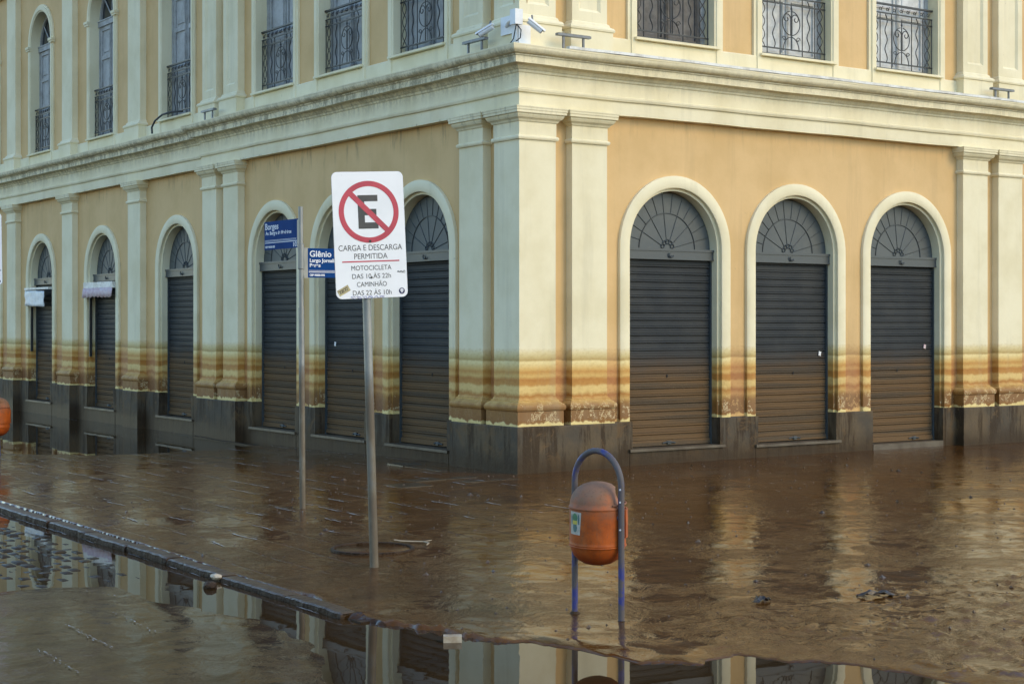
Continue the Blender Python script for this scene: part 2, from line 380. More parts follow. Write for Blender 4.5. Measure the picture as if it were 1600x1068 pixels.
def inst(name, me, parent=None, loc=(0, 0, 0), rz=0, label=None):
    o = bpy.data.objects.new(name, me); C.objects.link(o); o.location = loc; o.rotation_euler = (0, 0, rz)
    if parent: o.parent = parent
    if label: o['label'] = label
    return o
def thing(name, label, cat, loc=(0, 0, 0), rot=(0, 0, 0), group=None):
    o = bpy.data.objects.new(name, None); C.objects.link(o); o.location = loc; o.rotation_euler = rot
    o.empty_display_size = .2; o['label'] = label; o['category'] = cat
    if group: o['group'] = group
    return o
def tag(o, label, cat, group=None):
    o['label'] = label; o['category'] = cat
    if group: o['group'] = group
    return o
def kids(o): return [c for c in C.objects if c.parent == o]
def copy_tree(o, parent=None, skip=()):
    c = o.copy(); C.objects.link(c); c.parent = parent
    for ch in kids(o):
        if ch.name.split('.')[0] not in skip: copy_tree(ch, c, skip)
    return c
_tc = {}
def text_mesh(body, size, mat, align='LEFT', extr=.0006, bold=0.0, sx=1.0):
    cu = bpy.data.curves.new('txt', 'FONT'); cu.body = body; cu.size = size; cu.align_x = align; cu.extrude = extr; cu.offset = bold
    o = bpy.data.objects.new('txt', cu); C.objects.link(o)
    dg = bpy.context.evaluated_depsgraph_get(); dg.update()
    me = bpy.data.meshes.new_from_object(o.evaluated_get(dg)); bpy.data.objects.remove(o)
    for v in me.vertices: x, y, z = v.co; v.co = (x * sx, -z, y)     # stand it up, facing -y
    me.materials.clear(); me.materials.append(mat)
    return me
def text_width(me): xs = [v.co.x for v in me.vertices]; return max(xs) - min(xs)

# ------------------------------------------------------------------ the building
B = thing('market_building', 'two storey cream and ochre corner building with arches, pilasters and a brown flood line', 'building')
S = .10                                    # how far the wings stand back
RB = [2.53, 4.685, 6.89]; LB = [2.47, 4.63, 6.75]
WING = [10.80, 14.45, 18.05, 21.65]
ZS, HWO, HWI = 2.77, .93, .775             # springing height, trim radii
GZ = -.35
U_ZS, U_HO, U_HI, U_SILL = 7.75, .80, .65, 5.42
REND, LEND = 16.4, 23.6

def loc(side, u, d=0.0):
    """a place u metres from the corner along a facade, d metres behind its pilaster faces"""
    return ((u, d, 0), 0.0) if side == 'R' else ((d, u, 0), -PI / 2)

def wall_panel(mb, side, u0, u1, d, z0, z1, ops, zs, hw, depth, zb):
    segs = 28
    def P(u, dd, z): return (u, dd, z) if side == 'R' else (dd, u, z)
    def quad(a, b, c, e):
        q = [a, b, c, e]
        if side == 'L': q = q[::-1]
        mb.add(q, [(0, 1, 2, 3)])
    def rect(a, b, za, zc):
        if b > a + 1e-6: quad(P(a, d, za), P(b, d, za), P(b, d, zc), P(a, d, zc))
    cur = u0
    for uc in ops:
        rect(cur, uc - hw, z0, z1); cur = uc + hw
        if zb > z0: rect(uc - hw, uc + hw, z0, zb)
        pts = [(uc + hw * math.cos(PI - PI * i / segs), zs + hw * math.sin(PI - PI * i / segs)) for i in range(segs + 1)]
        for (a, za), (b, zc) in zip(pts, pts[1:]):
            quad(P(a, d, za), P(b, d, zc), P(b, d, z1), P(a, d, z1))
            quad(P(a, d + depth, za), P(b, d + depth, zc), P(b, d, zc), P(a, d, za))
        quad(P(uc - hw, d + depth, zb), P(uc - hw, d + depth, zs), P(uc - hw, d, zs), P(uc - hw, d, zb))
        quad(P(uc + hw, d, zb), P(uc + hw, d, zs), P(uc + hw, d + depth, zs), P(uc + hw, d + depth, zb))
        quad(P(uc - hw, d, zb), P(uc + hw, d, zb), P(uc + hw, d + depth, zb), P(uc - hw, d + depth, zb))
    rect(cur, u1, z0, z1)

WD = .12
for side, bays, end in (('R', RB, REND), ('L', LB, LEND)):
    wing = [u for u in WING if u < end]
    for nm, zs, hw, z0, z1, zb, dep in (('ground_floor_wall', ZS, HWO - .03, GZ, 4.45, GZ, .35), ('upper_floor_wall', U_ZS, U_HO - .04, 5.0, 9.5, U_SILL - .02, .45)):
        mb = MB(); wall_panel(mb, side, 0.0, 9.34, WD, z0, z1, bays, zs, hw, dep, zb)
        wall_panel(mb, side, 9.34, end, WD + S, z0, z1, wing, zs, hw, dep, zb)
        mb.build(nm, M['ochre'], B)
# inner core keeps light out of the rooms
mb = MB(); mb.box(.75, REND, .75, 1.0, GZ, 9.45); mb.box(.75, 1.0, 1.0, LEND, GZ, 9.45); mb.build('inner_wall', M['dark'], B)
mb = MB(); mb.add([(-.3, -.3, 9.9), (REND, -.3, 9.9), (REND, 6, 12.2), (6, 6, 12.2), (6, LEND, 12.2), (-.3, LEND, 9.9)], [(0, 1, 2, 3), (0, 3, 4, 5)])
mb.build('roof', M['roof'], B)

path = [(REND, S), (9.36, S), (9.36, 0), (0, 0), (0, 9.28), (S, 9.28), (S, LEND)]
ent = [(-.16, 4.36), (-.135, 4.40), (.005, 4.40), (.005, 4.565), (.03, 4.575), (.04, 4.60), (.04, 4.62), (.015, 4.63), (.015, 4.80), (.03, 4.81), (.035, 4.835),
       (.05, 4.845), (.07, 4.875), (.09, 4.89), (.165, 4.895), (.165, 4.975), (.18, 4.98), (.185, 4.995)]
MB().sweep(path, ent + [(-.2, 5.0)], sub=.3, wob=.005).build('entablature', M['cream'], B)
gut = [(.13, 4.997), (.185, 4.998)] + [(.185 + .075 * math.sin(PI / 2 * k / 7), 5.07 - .07 * math.cos(PI / 2 * k / 7)) for k in range(1, 8)] + [(.265, 5.085), (.265, 5.10), (.235, 5.10), (-.15, 5.13)]
MB().sweep(path, gut, sub=.3, wob=.006).build('cornice_moulding', M['cream'], B)
MB().sweep([(REND, S), (9.36, S), (9.36, 0), (.55, 0)], [(.20, 5.104), (.272, 5.104), (.274, 5.138), (.20, 5.142)], sub=.4, wob=.004).build('flashing_strip', M['flash'], B)
top = [(-.16, 9.1), (.02, 9.1), (.02, 9.3), (.06, 9.34), (.06, 9.5), (.3, 9.56), (.3, 9.68), (.42, 9.8), (.42, 9.9), (-.3, 9.95)]
MB().sweep(path, top).build('roof_cornice', M['cream'], B)
# base course of the upper floor, broken by the window trims
def spans(bays, a, b, hw):
    out = []; cur = a
    for u in bays:
        out.append((cur, u - hw)); cur = u + hw
    out.append((cur, b)); return [q for q in out if q[1] - q[0] > .05]
bc = [(0, 5.05), (0, 5.37), (-.012, 5.385), (-.045, 5.39)]
for side, bays, end in (('R', RB, REND), ('L', LB, LEND)):
    for a, b, d in [(.0 if side == 'R' else .12, 9.34, WD - .04), (9.34, end, WD + S - .04)]:
        pth = [(b, d), (a, d)] if side == 'R' else [(d, a), (d, b)]
        MB().sweep(pth, bc).build('base_course', M['cream'], B)

# pilasters of the ground floor: base, shaft, capital ---------------------------------------------------
P_BASE = [(.07, .563), (.07, .742), (.085, .752), (.092, .775), (.092, .795), (.08, .82), (.05, .845), (.03, .855), (.03, .872), (.012, .88), (.008, .90), (0, .905)]
P_SHAFT = [(0, .905), (0, 4.008)]
P_CAP = [(0, 4.008), (.022, 4.012), (.030, 4.03), (.030, 4.045), (.02, 4.058), (.006, 4.063), (.006, 4.222), (.02, 4.228), (.032, 4.25), (.06, 4.27), (.075, 4.295),
         (.078, 4.318), (.10, 4.320), (.10, 4.352), (.106, 4.354), (.106, 4.382), (.110, 4.384), (.110, 4.398), (-.13, 4.399)]
U_BASE = [(.055, 5.04), (.055, 5.40), (.07, 5.408), (.075, 5.43), (.06, 5.455), (.03, 5.47), (.02, 5.50), (0, 5.515)]
def pil_path(hw, d=WD): return [(hw, d), (hw, 0), (-hw, 0), (-hw, d)]
_pm = {}
def pilaster(side, uc, hw, back=0.0, paneled=True):
    key = (round(hw, 3), paneled)
    if key not in _pm:
        p = pil_path(hw)
        up = MB().sweep(p, [(0, 5.515), (0, 9.12)], False)
        ms = [MB().sweep(p, P_SHAFT, False).mesh('pilaster', M['cream']), MB().sweep(p, P_BASE).mesh('pilaster_base', M['cream']),
              MB().sweep(p, P_CAP).mesh('capital', M['cream'])]
        if paneled:
            up = MB().sweep([(hw, WD), (hw, 0.0)], [(0, 5.515), (0, 9.12)], False); up.sweep([(-hw, 0), (-hw, WD)], [(0, 5.515), (0, 9.12)], False)
            o = hw; i1 = hw - .10; i2 = hw - .135; z0, z1 = 5.515, 9.12; a0, a1 = 5.64, 9.0; b0, b1 = 5.675, 8.965
            v = [(-o, 0, z0), (o, 0, z0), (o, 0, z1), (-o, 0, z1), (-i1, 0, a0), (i1, 0, a0), (i1, 0, a1), (-i1, 0, a1), (-i2, .03, b0), (i2, .03, b0), (i2, .03, b1), (-i2, .03, b1)]
            up.add(v, [(0, 1, 5, 4), (1, 2, 6, 5), (2, 3, 7, 6), (3, 0, 4, 7), (4, 5, 9, 8), (5, 6, 10, 9), (6, 7, 11, 10), (7, 4, 8, 11), (8, 9, 10, 11)])
        ms += [up.mesh('upper_pilaster', M['cream']), MB().sweep(p, U_BASE).mesh('pedestal', M['cream'])]
        _pm[key] = ms
    ms = _pm[key]; l, r = loc(side, uc, back)
    a = inst('pilaster', ms[0], B, l, r); inst('pilaster_base', ms[1], a); inst('capital', ms[2], a)
    b = inst('upper_pilaster', ms[3], B, l, r); inst('pedestal', ms[4], b)
# the corner pilaster turns round the corner
cp = [(.54, WD), (.54, 0), (0, 0), (0, .54), (WD, .54)]
a = MB().sweep(cp, P_SHAFT, False).build('corner_pilaster', M['cream'], B)
MB().sweep(cp, P_BASE).build('pilaster_base', M['cream'], a); MB().sweep(cp, P_CAP).build('capital', M['cream'], a)
up = MB()
for side in 'RL':
    u0, u1 = 0.0, .54; z0, z1 = 5.515, 9.12; v = []
    for (i, ya, za, zb) in ((0, 0, z0, z1), (.10, 0, 5.64, 9.0), (.135, .03, 5.675, 8.965)):
        for (u, z) in ((u0 + i, za), (u1 - i, za), (u1 - i, zb), (u0 + i, zb)): v.append((u, ya, z) if side == 'R' else (ya, u, z))
    fs = [(0, 1, 5, 4), (1, 2, 6, 5), (2, 3, 7, 6), (3, 0, 4, 7), (4, 5, 9, 8), (5, 6, 10, 9), (6, 7, 11, 10), (7, 4, 8, 11), (8, 9, 10, 11)]
    up.add(v, fs if side == 'R' else [f[::-1] for f in fs])
up.add([(.54, 0, 5.515), (.54, WD, 5.515), (.54, WD, 9.12), (.54, 0, 9.12)], [(0, 1, 2, 3)])
up.add([(0, .54, 5.515), (WD, .54, 5.515), (WD, .54, 9.12), (0, .54, 9.12)], [(3, 2, 1, 0)])
b = up.build('corner_upper_pilaster', M['cream'], B); MB().sweep(cp, U_BASE).build('pedestal', M['cream'], b)
for side in 'RL':
    pilaster(side, 1.06, .27)
    pilaster(side, 8.265 if side == 'R' else 8.15, .275); pilaster(side, 9.065 if side == 'R' else 8.98, .275)
    for u in ([12.55] if side == 'R' else [12.55, 16.15, 19.75, 23.3]): pilaster(side, u, .30, S, False)

# plinth -------------------------------------------------------------------------------------------------
pl = [(0, GZ), (0, .545), (-.010, .562), (-.10, .566)]
def plinth_run(side, a, b, d, ends=True):
    """block of plinth from a to b whose face stands d metres proud of the pilaster plane"""
    back = WD + .04
    if side == 'R': pth = [(b, back), (b, -d), (a, -d), (a, back)]
    else: pth = [(back, a), (-d, a), (-d, b), (back, b)]
    MB().sweep(pth, pl, sub=.25, wob=.004).build('plinth', M['plinth'], B)
MB().sweep([(1.43, WD + .04), (1.43, -.08), (-.08, -.08), (-.08, 1.43), (WD + .04, 1.43)], pl, sub=.25, wob=.004).build('plinth', M['plinth'], B)
for side, bays, end in (('R', RB, REND), ('L', LB, LEND)):
    wing = [u for u in WING if u < end]
    ho = .79
    plinth_run(side, 7.91 if side == 'R' else 7.80, 9.43 if side == 'R' else 9.35, .08)
    for u in ([12.55] if side == 'R' else [12.55, 16.15, 19.75, 23.3]): plinth_run(side, u - .37, u + .37, .08 - S)
    d1 = -(WD - .055)
    runs = [(1.432, bays[0] - ho)] + [(p + ho, q - ho) for p, q in zip(bays, bays[1:])] + [(bays[2] + ho, 7.908 if side == 'R' else 7.798)]
    for a, b in runs: plinth_run(side, a, b, d1)
    pil = [9.44 if side == 'R' else 9.36]
    e = pil[0]
    for k, u in enumerate(wing):
        pc = 12.55 + k * 3.6
        plinth_run(side, e, u - ho, d1 - S + .001)
        nb = min(pc - .372, end - .01)
        if nb > u + ho: plinth_run(side, u + ho, nb, d1 - S + .001)
        e = pc + .372
# foot of the plinth, a low wet ledge
MB().sweep([(9.43, -.10), (-.10, -.10), (-.10, 9.35)], [(0, GZ), (0.02, -.085), (-.05, -.08)], sub=.3, wob=.012).build('footing', M['plinth'], B)

# arch trims, shutters, fanlights ------------------------------------------------------------------------
trim_pr = [(HWO, WD + .01), (HWO, WD - .042), (HWO - .012, WD - .05), (HWI + .012, WD - .05), (HWI, WD - .042), (HWI, WD + .01), (HWI - .035, WD + .012), (HWI - .035, WD + .30)]
ME = {}
ME['trim'] = MB().archband(trim_pr, .563, ZS, 36).mesh('arch_trim', M['cream'], True, 40)
ME['jamb'] = MB().box(-.038, .040, WD - .052, WD + .30, GZ, .563).mesh('jamb_base', M['plinth'])
SP = WD + .15                                # shutter plane
SHW = HWI - .04
def slat_mesh():
    pr = [(.010, 0), (-.008, .002), (-.013, .008), (-.013, .018), (-.008, .024), (.008, .025), (.008, .031), (-.004, .033), (-.002, .055), (-.006, .082), (-.001, .090), (.012, .092), (.012, .0985)]
    v = []
    for sx in (-SHW, -SHW * .33, SHW * .33, SHW):
        for (d, z) in pr: v.append((sx, d, z))
    m = len(pr)
    return MB().add(v, [(i * m + j, (i + 1) * m + j, (i + 1) * m + j + 1, i * m + j + 1) for i in range(3) for j in range(m - 1)]).mesh('slat', M['shutter'], True, 35)
ME['slat'] = slat_mesh()
ME['backing'] = MB().box(-SHW, SHW, .02, .04, -.2, 2.62).mesh('roller_shutter', M['dark'])
ME['rail'] = MB().box(-SHW, SHW, -.022, .012, 0, .055).box(-SHW, SHW, -.03, -.022, .0, .02).mesh('bottom_rail', M['shutter'])
ME['channel'] = MB().box(-.012, .012, -.03, .02, .0, 2.62).mesh('guide_channel', M['bar'])
mb = MB().tube([(-.10, -.03, .03), (-.04, -.045, .045), (.04, -.045, .04), (.11, -.03, .03)], .010, 6).box(-.03, .03, -.05, -.025, .015, .06)
ME['lock'] = mb.mesh('padlock', M['fanrib'])
ME['keyhole'] = MB().box(-.008, .008, -.006, .0, -.02, .02).mesh('keyhole', M['dark'])
# fanlight: half disc, radial ribs, ring and rosette
fr = SHW
poly = [(fr * math.cos(PI * i / 36), 2.76 + fr * math.sin(PI * i / 36)) for i in range(37)]
ME['fan'] = MB().prism(poly[::-1][::-1], 0, .02).mesh('fanlight', M['fan'])
ME['rib'] = MB().tube([(.10, -.002, 0), (fr - .012, -.002, 0)], .0055, 5).mesh('rib', M['fanrib'])
ME['ribs'] = MB().tube([(fr * .64, -.002, 0), (fr - .012, -.002, 0)], .0055, 5).mesh('rib', M['fanrib'])
mb = MB().tube([(fr * .64 * math.cos(PI * i / 24), -.005, 2.76 + fr * .64 * math.sin(PI * i / 24)) for i in range(25)], .008, 5)
ME['ring'] = mb.mesh('ring', M['fanrib'])
mb = MB()
for k in range(5):
    an = PI * (k + .5) / 5; cx_, cz_ = .085 * math.cos(an), 2.775 + .085 * math.sin(an)
    mb.tube([(cx_ + .028 * math.cos(t), -.008, cz_ + .028 * math.sin(t)) for t in [2 * PI * j / 8 for j in range(9)]], .006, 4)
ME['rosette'] = mb.mesh('rosette', M['fanrib'])
mb = MB().box(-SHW - .03, SHW + .03, -.07, .0, 2.625, 2.765); mb.box(-SHW - .035, SHW + .035, -.082, -.07, 2.735, 2.765); mb.box(-SHW - .032, SHW + .032, -.076, -.07, 2.625, 2.64)
ME['bar'] = mb.mesh('transom_bar', M['bar'])
ME['hook'] = MB().tube([(.035 * math.cos(t), -.088, 2.69 + .035 * math.sin(t)) for t in [PI * (.8 + 1.1 * j / 8) for j in range(9)]], .010, 5).mesh('hook', M['fanrib'])

def doorway(side, uc, back, sill_z, seed, full=True, lockx=0.0):
    rr = random.Random(seed)
    l, r = loc(side, uc, back)
    t = inst('arch_trim', ME['trim'], B, l, r); inst('jamb_base', ME['jamb'], t, (HWI, 0, 0)); o = inst('jamb_base', ME['jamb'], t, (-HWI, 0, 0)); o.scale = (-1, 1, 1)
    l2, _ = loc(side, uc, back + SP)
    sh = inst('roller_shutter', ME['backing'], B, l2, r)
    zb = sill_z + .01; k = 0; z = zb + .045
    while z < 2.60:
        s_ = inst('slat', ME['slat'], sh, (0, rr.uniform(-.0015, .0015), z)); s_.rotation_euler = (rr.uniform(-.05, .05), rr.uniform(-.0022, .0022), 0)
        z += .0985 + rr.uniform(-.0008, .0008)
    inst('bottom_rail', ME['rail'], sh, (0, 0, zb + rr.uniform(0, .012))).rotation_euler = (0, rr.uniform(-.006, .006), 0)
    for sx in (-1, 1): inst('guide_channel', ME['channel'], sh, (sx * (SHW - .005), -.005, 0))
    inst('padlock', ME['lock'], sh, (lockx, 0, zb)); inst('keyhole', ME['keyhole'], sh, (rr.uniform(-.1, .1), -.012, 1.12))
    f = inst('fanlight', ME['fan'], B, l2, r)
    for k in range(1, 13):
        an = PI * k / 13; o = inst('rib', ME['rib' if k % 2 else 'ribs'], f, (0, 0, 2.76)); o.rotation_euler = (0, -an, 0)
    inst('ring', ME['ring'], f); inst('rosette', ME['rosette'], f)
    tb = inst('transom_bar', ME['bar'], B, l2, r); inst('hook', ME['hook'], tb)
    if sill_z > .12:
        d0 = back
        mb = MB().box(-.786, .786, .062, SP + .02, GZ, sill_z - .035)
        l3, _ = loc(side, uc, d0)
        st = mb.build('door_step', M['plinth'], B, l3, r)
        mb = MB().box(-.80, .80, .030, SP + .03, sill_z - .034, sill_z); mb.build('door_sill', M['sill'], st)
    else:
        l3, _ = loc(side, uc, back)
        MB().box(-HWI + .04, HWI - .04, .06, SP + .03, GZ, sill_z).build('door_sill', M['sill'], B, l3, r)
for i, u in enumerate(RB): doorway('R', u, 0, (.21, .18, .085)[i], 10 + i, lockx=(.0, .1, .3)[i])
doorway('R', 10.8, S, .15, 15)
for i, u in enumerate(LB): doorway('L', u, 0, (.17, .17, .17)[i], 20 + i, lockx=(.25, .2, .0)[i])
for i, (u, x, z) in enumerate([(RB[0], -.70, 1.46), (RB[1], .60, 1.38), (RB[2], .55, 1.46), (LB[1], -.45, 1.5)]):
    sd_ = 'R' if i < 3 else 'L'; l, r = loc(sd_, u, SP - .018); q = (l[0] + x, l[1], z) if i < 3 else (l[0], l[1] - x, z)
    MB().box(-.022, .022, -.003, .002, -.03, .03).build('sticker', M['pink' if i == 2 else 'white'], B, q, r).rotation_euler[1] = .15
for i, u in enumerate(WING): doorway('L', u, S, .16, 30 + i)
l, r = loc('R', 14.45, S)
t = inst('arch_trim', ME['trim'], B, l, r); inst('fanlight', ME['fan'], B, loc('R', 14.45, S + SP)[0], r); inst('roller_shutter', ME['backing'], B, loc('R', 14.45, S + SP - .03)[0], r)

# upper windows ------------------------------------------------------------------------------------------
ut = [(U_HO, WD + .01), (U_HO, WD - .035), (U_HO - .045, WD - .035), (U_HO - .05, WD - .055), (U_HI + .03, WD - .055), (U_HI + .02, WD - .04), (U_HI, WD - .035), (U_HI, WD + .45)]
ME['utrim'] = MB().archband(ut, 5.06, U_ZS, 36).mesh('window_trim', M['cream'], True, 40)
a, b = U_HI - .02, U_HO + .04
ME['impost'] = MB().box(a, b, WD - .09, WD + .02, U_ZS - .06, U_ZS - .01).box(a + .01, b - .01, WD - .075, WD + .02, U_ZS - .10, U_ZS - .06).mesh('impost', M['cream'])
ME['usill'] = MB().box(-U_HI - .06, U_HI + .06, WD - .10, WD + .45, U_SILL - .03, U_SILL).box(-U_HI, U_HI, WD - .02, WD + .05, 5.06, U_SILL - .03).mesh('window_sill', M['cream'])
DZ = WD + .18
fan = MB()
for i in range(24):
    pass
ME['uglass'] = MB().prism([(U_HI * math.cos(PI * i / 30), U_ZS + U_HI * math.sin(PI * i / 30)) for i in range(31)], DZ + .03, DZ + .05).mesh('fanlight_glass', M['glass'])
fb = MB().archband([(U_HI, DZ - .01), (U_HI - .06, DZ - .01), (U_HI - .06, DZ + .03)], U_ZS, U_ZS, 30)
for k in (1, 2, 3):
    an = PI * k / 4; fb.tube([(.0, DZ + .01, U_ZS), (U_HI * .95 * math.cos(an), DZ + .01, U_ZS + U_HI * .95 * math.sin(an))], .014, 4)
fb.box(-U_HI, U_HI, DZ - .04, DZ + .03, U_ZS - .12, U_ZS); fb.box(-U_HI, U_HI, DZ - .055, DZ - .04, U_ZS - .02, U_ZS)
fb.box(-U_HI, -U_HI + .07, DZ - .02, DZ + .03, U_SILL, U_ZS - .12); fb.box(U_HI - .07, U_HI, DZ - .02, DZ + .03, U_SILL, U_ZS - .12)
def leaf(matkey):
    x0, x1, z0, z1 = .005, U_HI - .075, U_SILL + .01, U_ZS - .125; mb = MB()
    mb.box(x0, x0 + .07, DZ - .01, DZ + .03, z0, z1); mb.box(x1 - .07, x1, DZ - .01, DZ + .03, z0, z1)
    for z in (z0, z0 + .78, z0 + 1.55, z1 - .08): mb.box(x0 + .07, x1 - .07, DZ - .008, DZ + .03, z, z + .08)
    mb.box(x0 + .07, x1 - .07, DZ + .015, DZ + .028, z0 + .08, z1 - .08)
    for za, zb in ((z0 + .14, z0 + .72), (z0 + .92, z0 + 1.49), (z0 + 1.69, z1 - .14)): mb.box(x0 + .12, x1 - .12, DZ + .002, DZ + .015, za, zb)
    mb.box(x0 - .02, x0 + .02, DZ - .03, DZ - .01, z0, z1)
    return mb.mesh('door_leaf', M[matkey])
ME['uframe'] = fb.mesh('window', M['door']); ME['leaf'] = leaf('door'); ME['leafold'] = leaf('doorold'); ME['leafpale'] = leaf('doorpale')

# wrought-iron railing pieces
def spiral(cx, cz, r0, turns, a0, sg, n=18):
    return [(cx + r0 * (1 - .8 * i / n) * math.cos(a0 + sg * turns * 2 * PI * i / n), 0, cz + r0 * (1 - .8 * i / n) * math.sin(a0 + sg * turns * 2 * PI * i / n)) for i in range(n + 1)]
RH0, RH1 = 0.0, .95; RW = U_HI - .005
ME['r_top'] = MB().box(-RW, RW, -.02, .02, RH1 - .02, RH1 + .005).mesh('top_rail', M['iron'])
ME['r_rail'] = MB().box(-RW, RW, -.008, .008, -.009, .009).mesh('rail', M['iron'])
ME['r_bar'] = MB().tube([(0, 0, .0), (0, 0, .82)], .0075, 6).mesh('bar', M['iron'])
ME['r_spear'] = MB().tube([(0, 0, .10), (0, 0, .66), (0, 0, .67)], .0075, 6).tube([(0, 0, .66), (0, 0, .69), (0, 0, .76)], .016, 6, r2=.002).mesh('spear_bar', M['iron'])
ME['r_wavy'] = MB().tube([(.024 * math.sin(2 * PI * i / 10), 0, .10 + .70 * i / 26) for i in range(27)], .0075, 5).mesh('wavy_bar', M['iron'])
hm = MB()
for sg in (-1, 1):
    hm.tube([(sg * .165 * math.cos(t), 0, .47 + .165 * math.sin(t)) for t in [-PI / 2 + (PI * .95) * i / 16 for i in range(17)]], .007, 5)
    sp = spiral(sg * .085, .53, .075, 1.15, PI if sg > 0 else 0, -sg)
    hm.tube([(sg * .012, 0, .30)] + sp, .0075, 5)
    hm.tube([(sg * (.0 + .15 * math.sin(PI / 2 * i / 8)), 0, .28 - .19 * (1 - math.cos(PI / 2 * i / 8))) for i in range(9)], .007, 5)
    hm.tube(spiral(sg * .13, .25, .04, 1.1, 0 if sg > 0 else PI, sg, 12), .006, 5)
ME['r_heart'] = hm.mesh('heart_scroll', M['iron'])
lm = MB()
for sg in (-1, 1): lm.tube([(sg * .05 * math.cos(2 * PI * i / 14), 0, .10 + .70 * i / 28) for i in range(29)], .006, 5)
ME['r_lattice'] = lm.mesh('lattice_panel', M['iron'])
ME['r_scroll'] = MB().tube(spiral(-.018, .865, .034, 1.0, -.6, 1, 12) + [(.005, 0, .86), (.035, 0, .905)], .0055, 4).mesh('scroll', M['iron'])
def railing(side, uc, back):
    l, r = loc(side, uc, back + WD + .08)
    rl = inst('railing', ME['r_top'], B, (l[0], l[1], 5.44), r)
    for z in (.02, .105, .72, .815): inst('rail', ME['r_rail'], rl, (0, 0, z))
    for x in (-.635, -.45, -.21, .21, .45, .635): inst('bar', ME['r_bar'], rl, (x, 0, .0))
    inst('spear_bar', ME['r_spear'], rl)
    for x in (-.325, .325): inst('wavy_bar', ME['r_wavy'], rl, (x, 0, 0))
    for x in (-.545, .545): inst('lattice_panel', ME['r_lattice'], rl, (x, 0, 0))
    inst('heart_scroll', ME['r_heart'], rl); [inst('scroll', ME['r_scroll'], rl, (-RW + (k + .5) * 2 * RW / 9, 0, 0)) for k in range(9)]
def window(side, uc, back, lf='leaf'):
    l, r = loc(side, uc, back)
    t = inst('window_trim', ME['utrim'], B, l, r); inst('impost', ME['impost'], t); inst('impost', ME['impost'], t).scale = (-1, 1, 1); inst('window_sill', ME['usill'], t)
    f = inst('window', ME['uframe'], B, l, r); inst('fanlight_glass', ME['uglass'], f)
    inst('door_leaf', ME[lf], f)
    o = inst('door_leaf', ME[lf], f); o.scale = (-1, 1, 1)
    railing(side, uc, back)
for i, u in enumerate(RB): window('R', u, 0, ('leafold', 'leafpale', 'leafpale')[i])
for u in (10.8, 14.45): window('R', u, S)
for u in LB: window('L', u, 0)
for u in WING: window('L', u, S)

# ------------------------------------------------------------------ ground, road, water
def vnoise(x, y, seed):
    g = np.random.RandomState(seed).rand(256, 256); xi = np.floor(x).astype(int); yi = np.floor(y).astype(int)
    fx = x - xi; fy = y - yi; fx = fx * fx * (3 - 2 * fx); fy = fy * fy * (3 - 2 * fy)
    a = g[xi % 256, yi % 256]; b = g[(xi + 1) % 256, yi % 256]; c = g[xi % 256, (yi + 1) % 256]; d = g[(xi + 1) % 256, (yi + 1) % 256]
    return (a * (1 - fx) + b * fx) * (1 - fy) + (c * (1 - fx) + d * fx) * fy - .5
def fbm(x, y, s, o, seed):
    r = 0; a = 1
    for i in range(o): r = r + a * vnoise(x * s + 31.7 * i, y * s + 17.3 * i, seed + i); s *= 2.03; a *= .55
    return r
def sdist(px, py, poly):
    d = np.full(px.shape, 1e9); ins = np.zeros(px.shape, bool); n = len(poly)
    for i in range(n):
        ax, ay = poly[i]; bx, by = poly[(i + 1) % n]; ex, ey = bx - ax, by - ay
        t = np.clip(((px - ax) * ex + (py - ay) * ey) / (ex * ex + ey * ey), 0, 1)
        d = np.minimum(d, np.hypot(px - ax - t * ex, py - ay - t * ey))
        c = ((ay > py) != (by > py)) & (px < (bx - ax) * (py - ay) / (by - ay + 1e-12) + ax); ins ^= c
    return np.where(ins, d, -d)
def sstep(t): t = np.clip(t, 0, 1); return t * t * (3 - 2 * t)
WZ = -.11
S_POLY = [(-5.93, 400), (-5.93, -6.6), (-5.86, -7.2), (-5.70, -7.7), (-5.48, -7.98), (-5.38, -8.3), (-5.34, -8.9), (-5.05, -9.12), (-4.74, -8.95), (-4.5, -9.3), (-4.4, -9.6), (-4.3, -10.3), (-3.6, -12), (-2, -16), (0, -400), (400, -400), (400, 400)]
M_POLY = [(-7.25, -4.45), (-6.88, -4.68), (-6.64, -5.66), (-6.50, -6.4), (-6.56, -7.19), (-6.98, -8.3), (-7.5, -9.6), (-9, -14), (-9, -400), (-400, -400), (-400, -4.2), (-8.2, -4.3)]
P_POLY = [(3, 6.9), (-.4, 6.83), (-1.6, 6.46), (-2.84, 6.76), (-3.45, 7.18), (-3.9, 7.6), (-4.7, 9.2), (-4.9, 14), (-4.9, 60), (3, 60)]
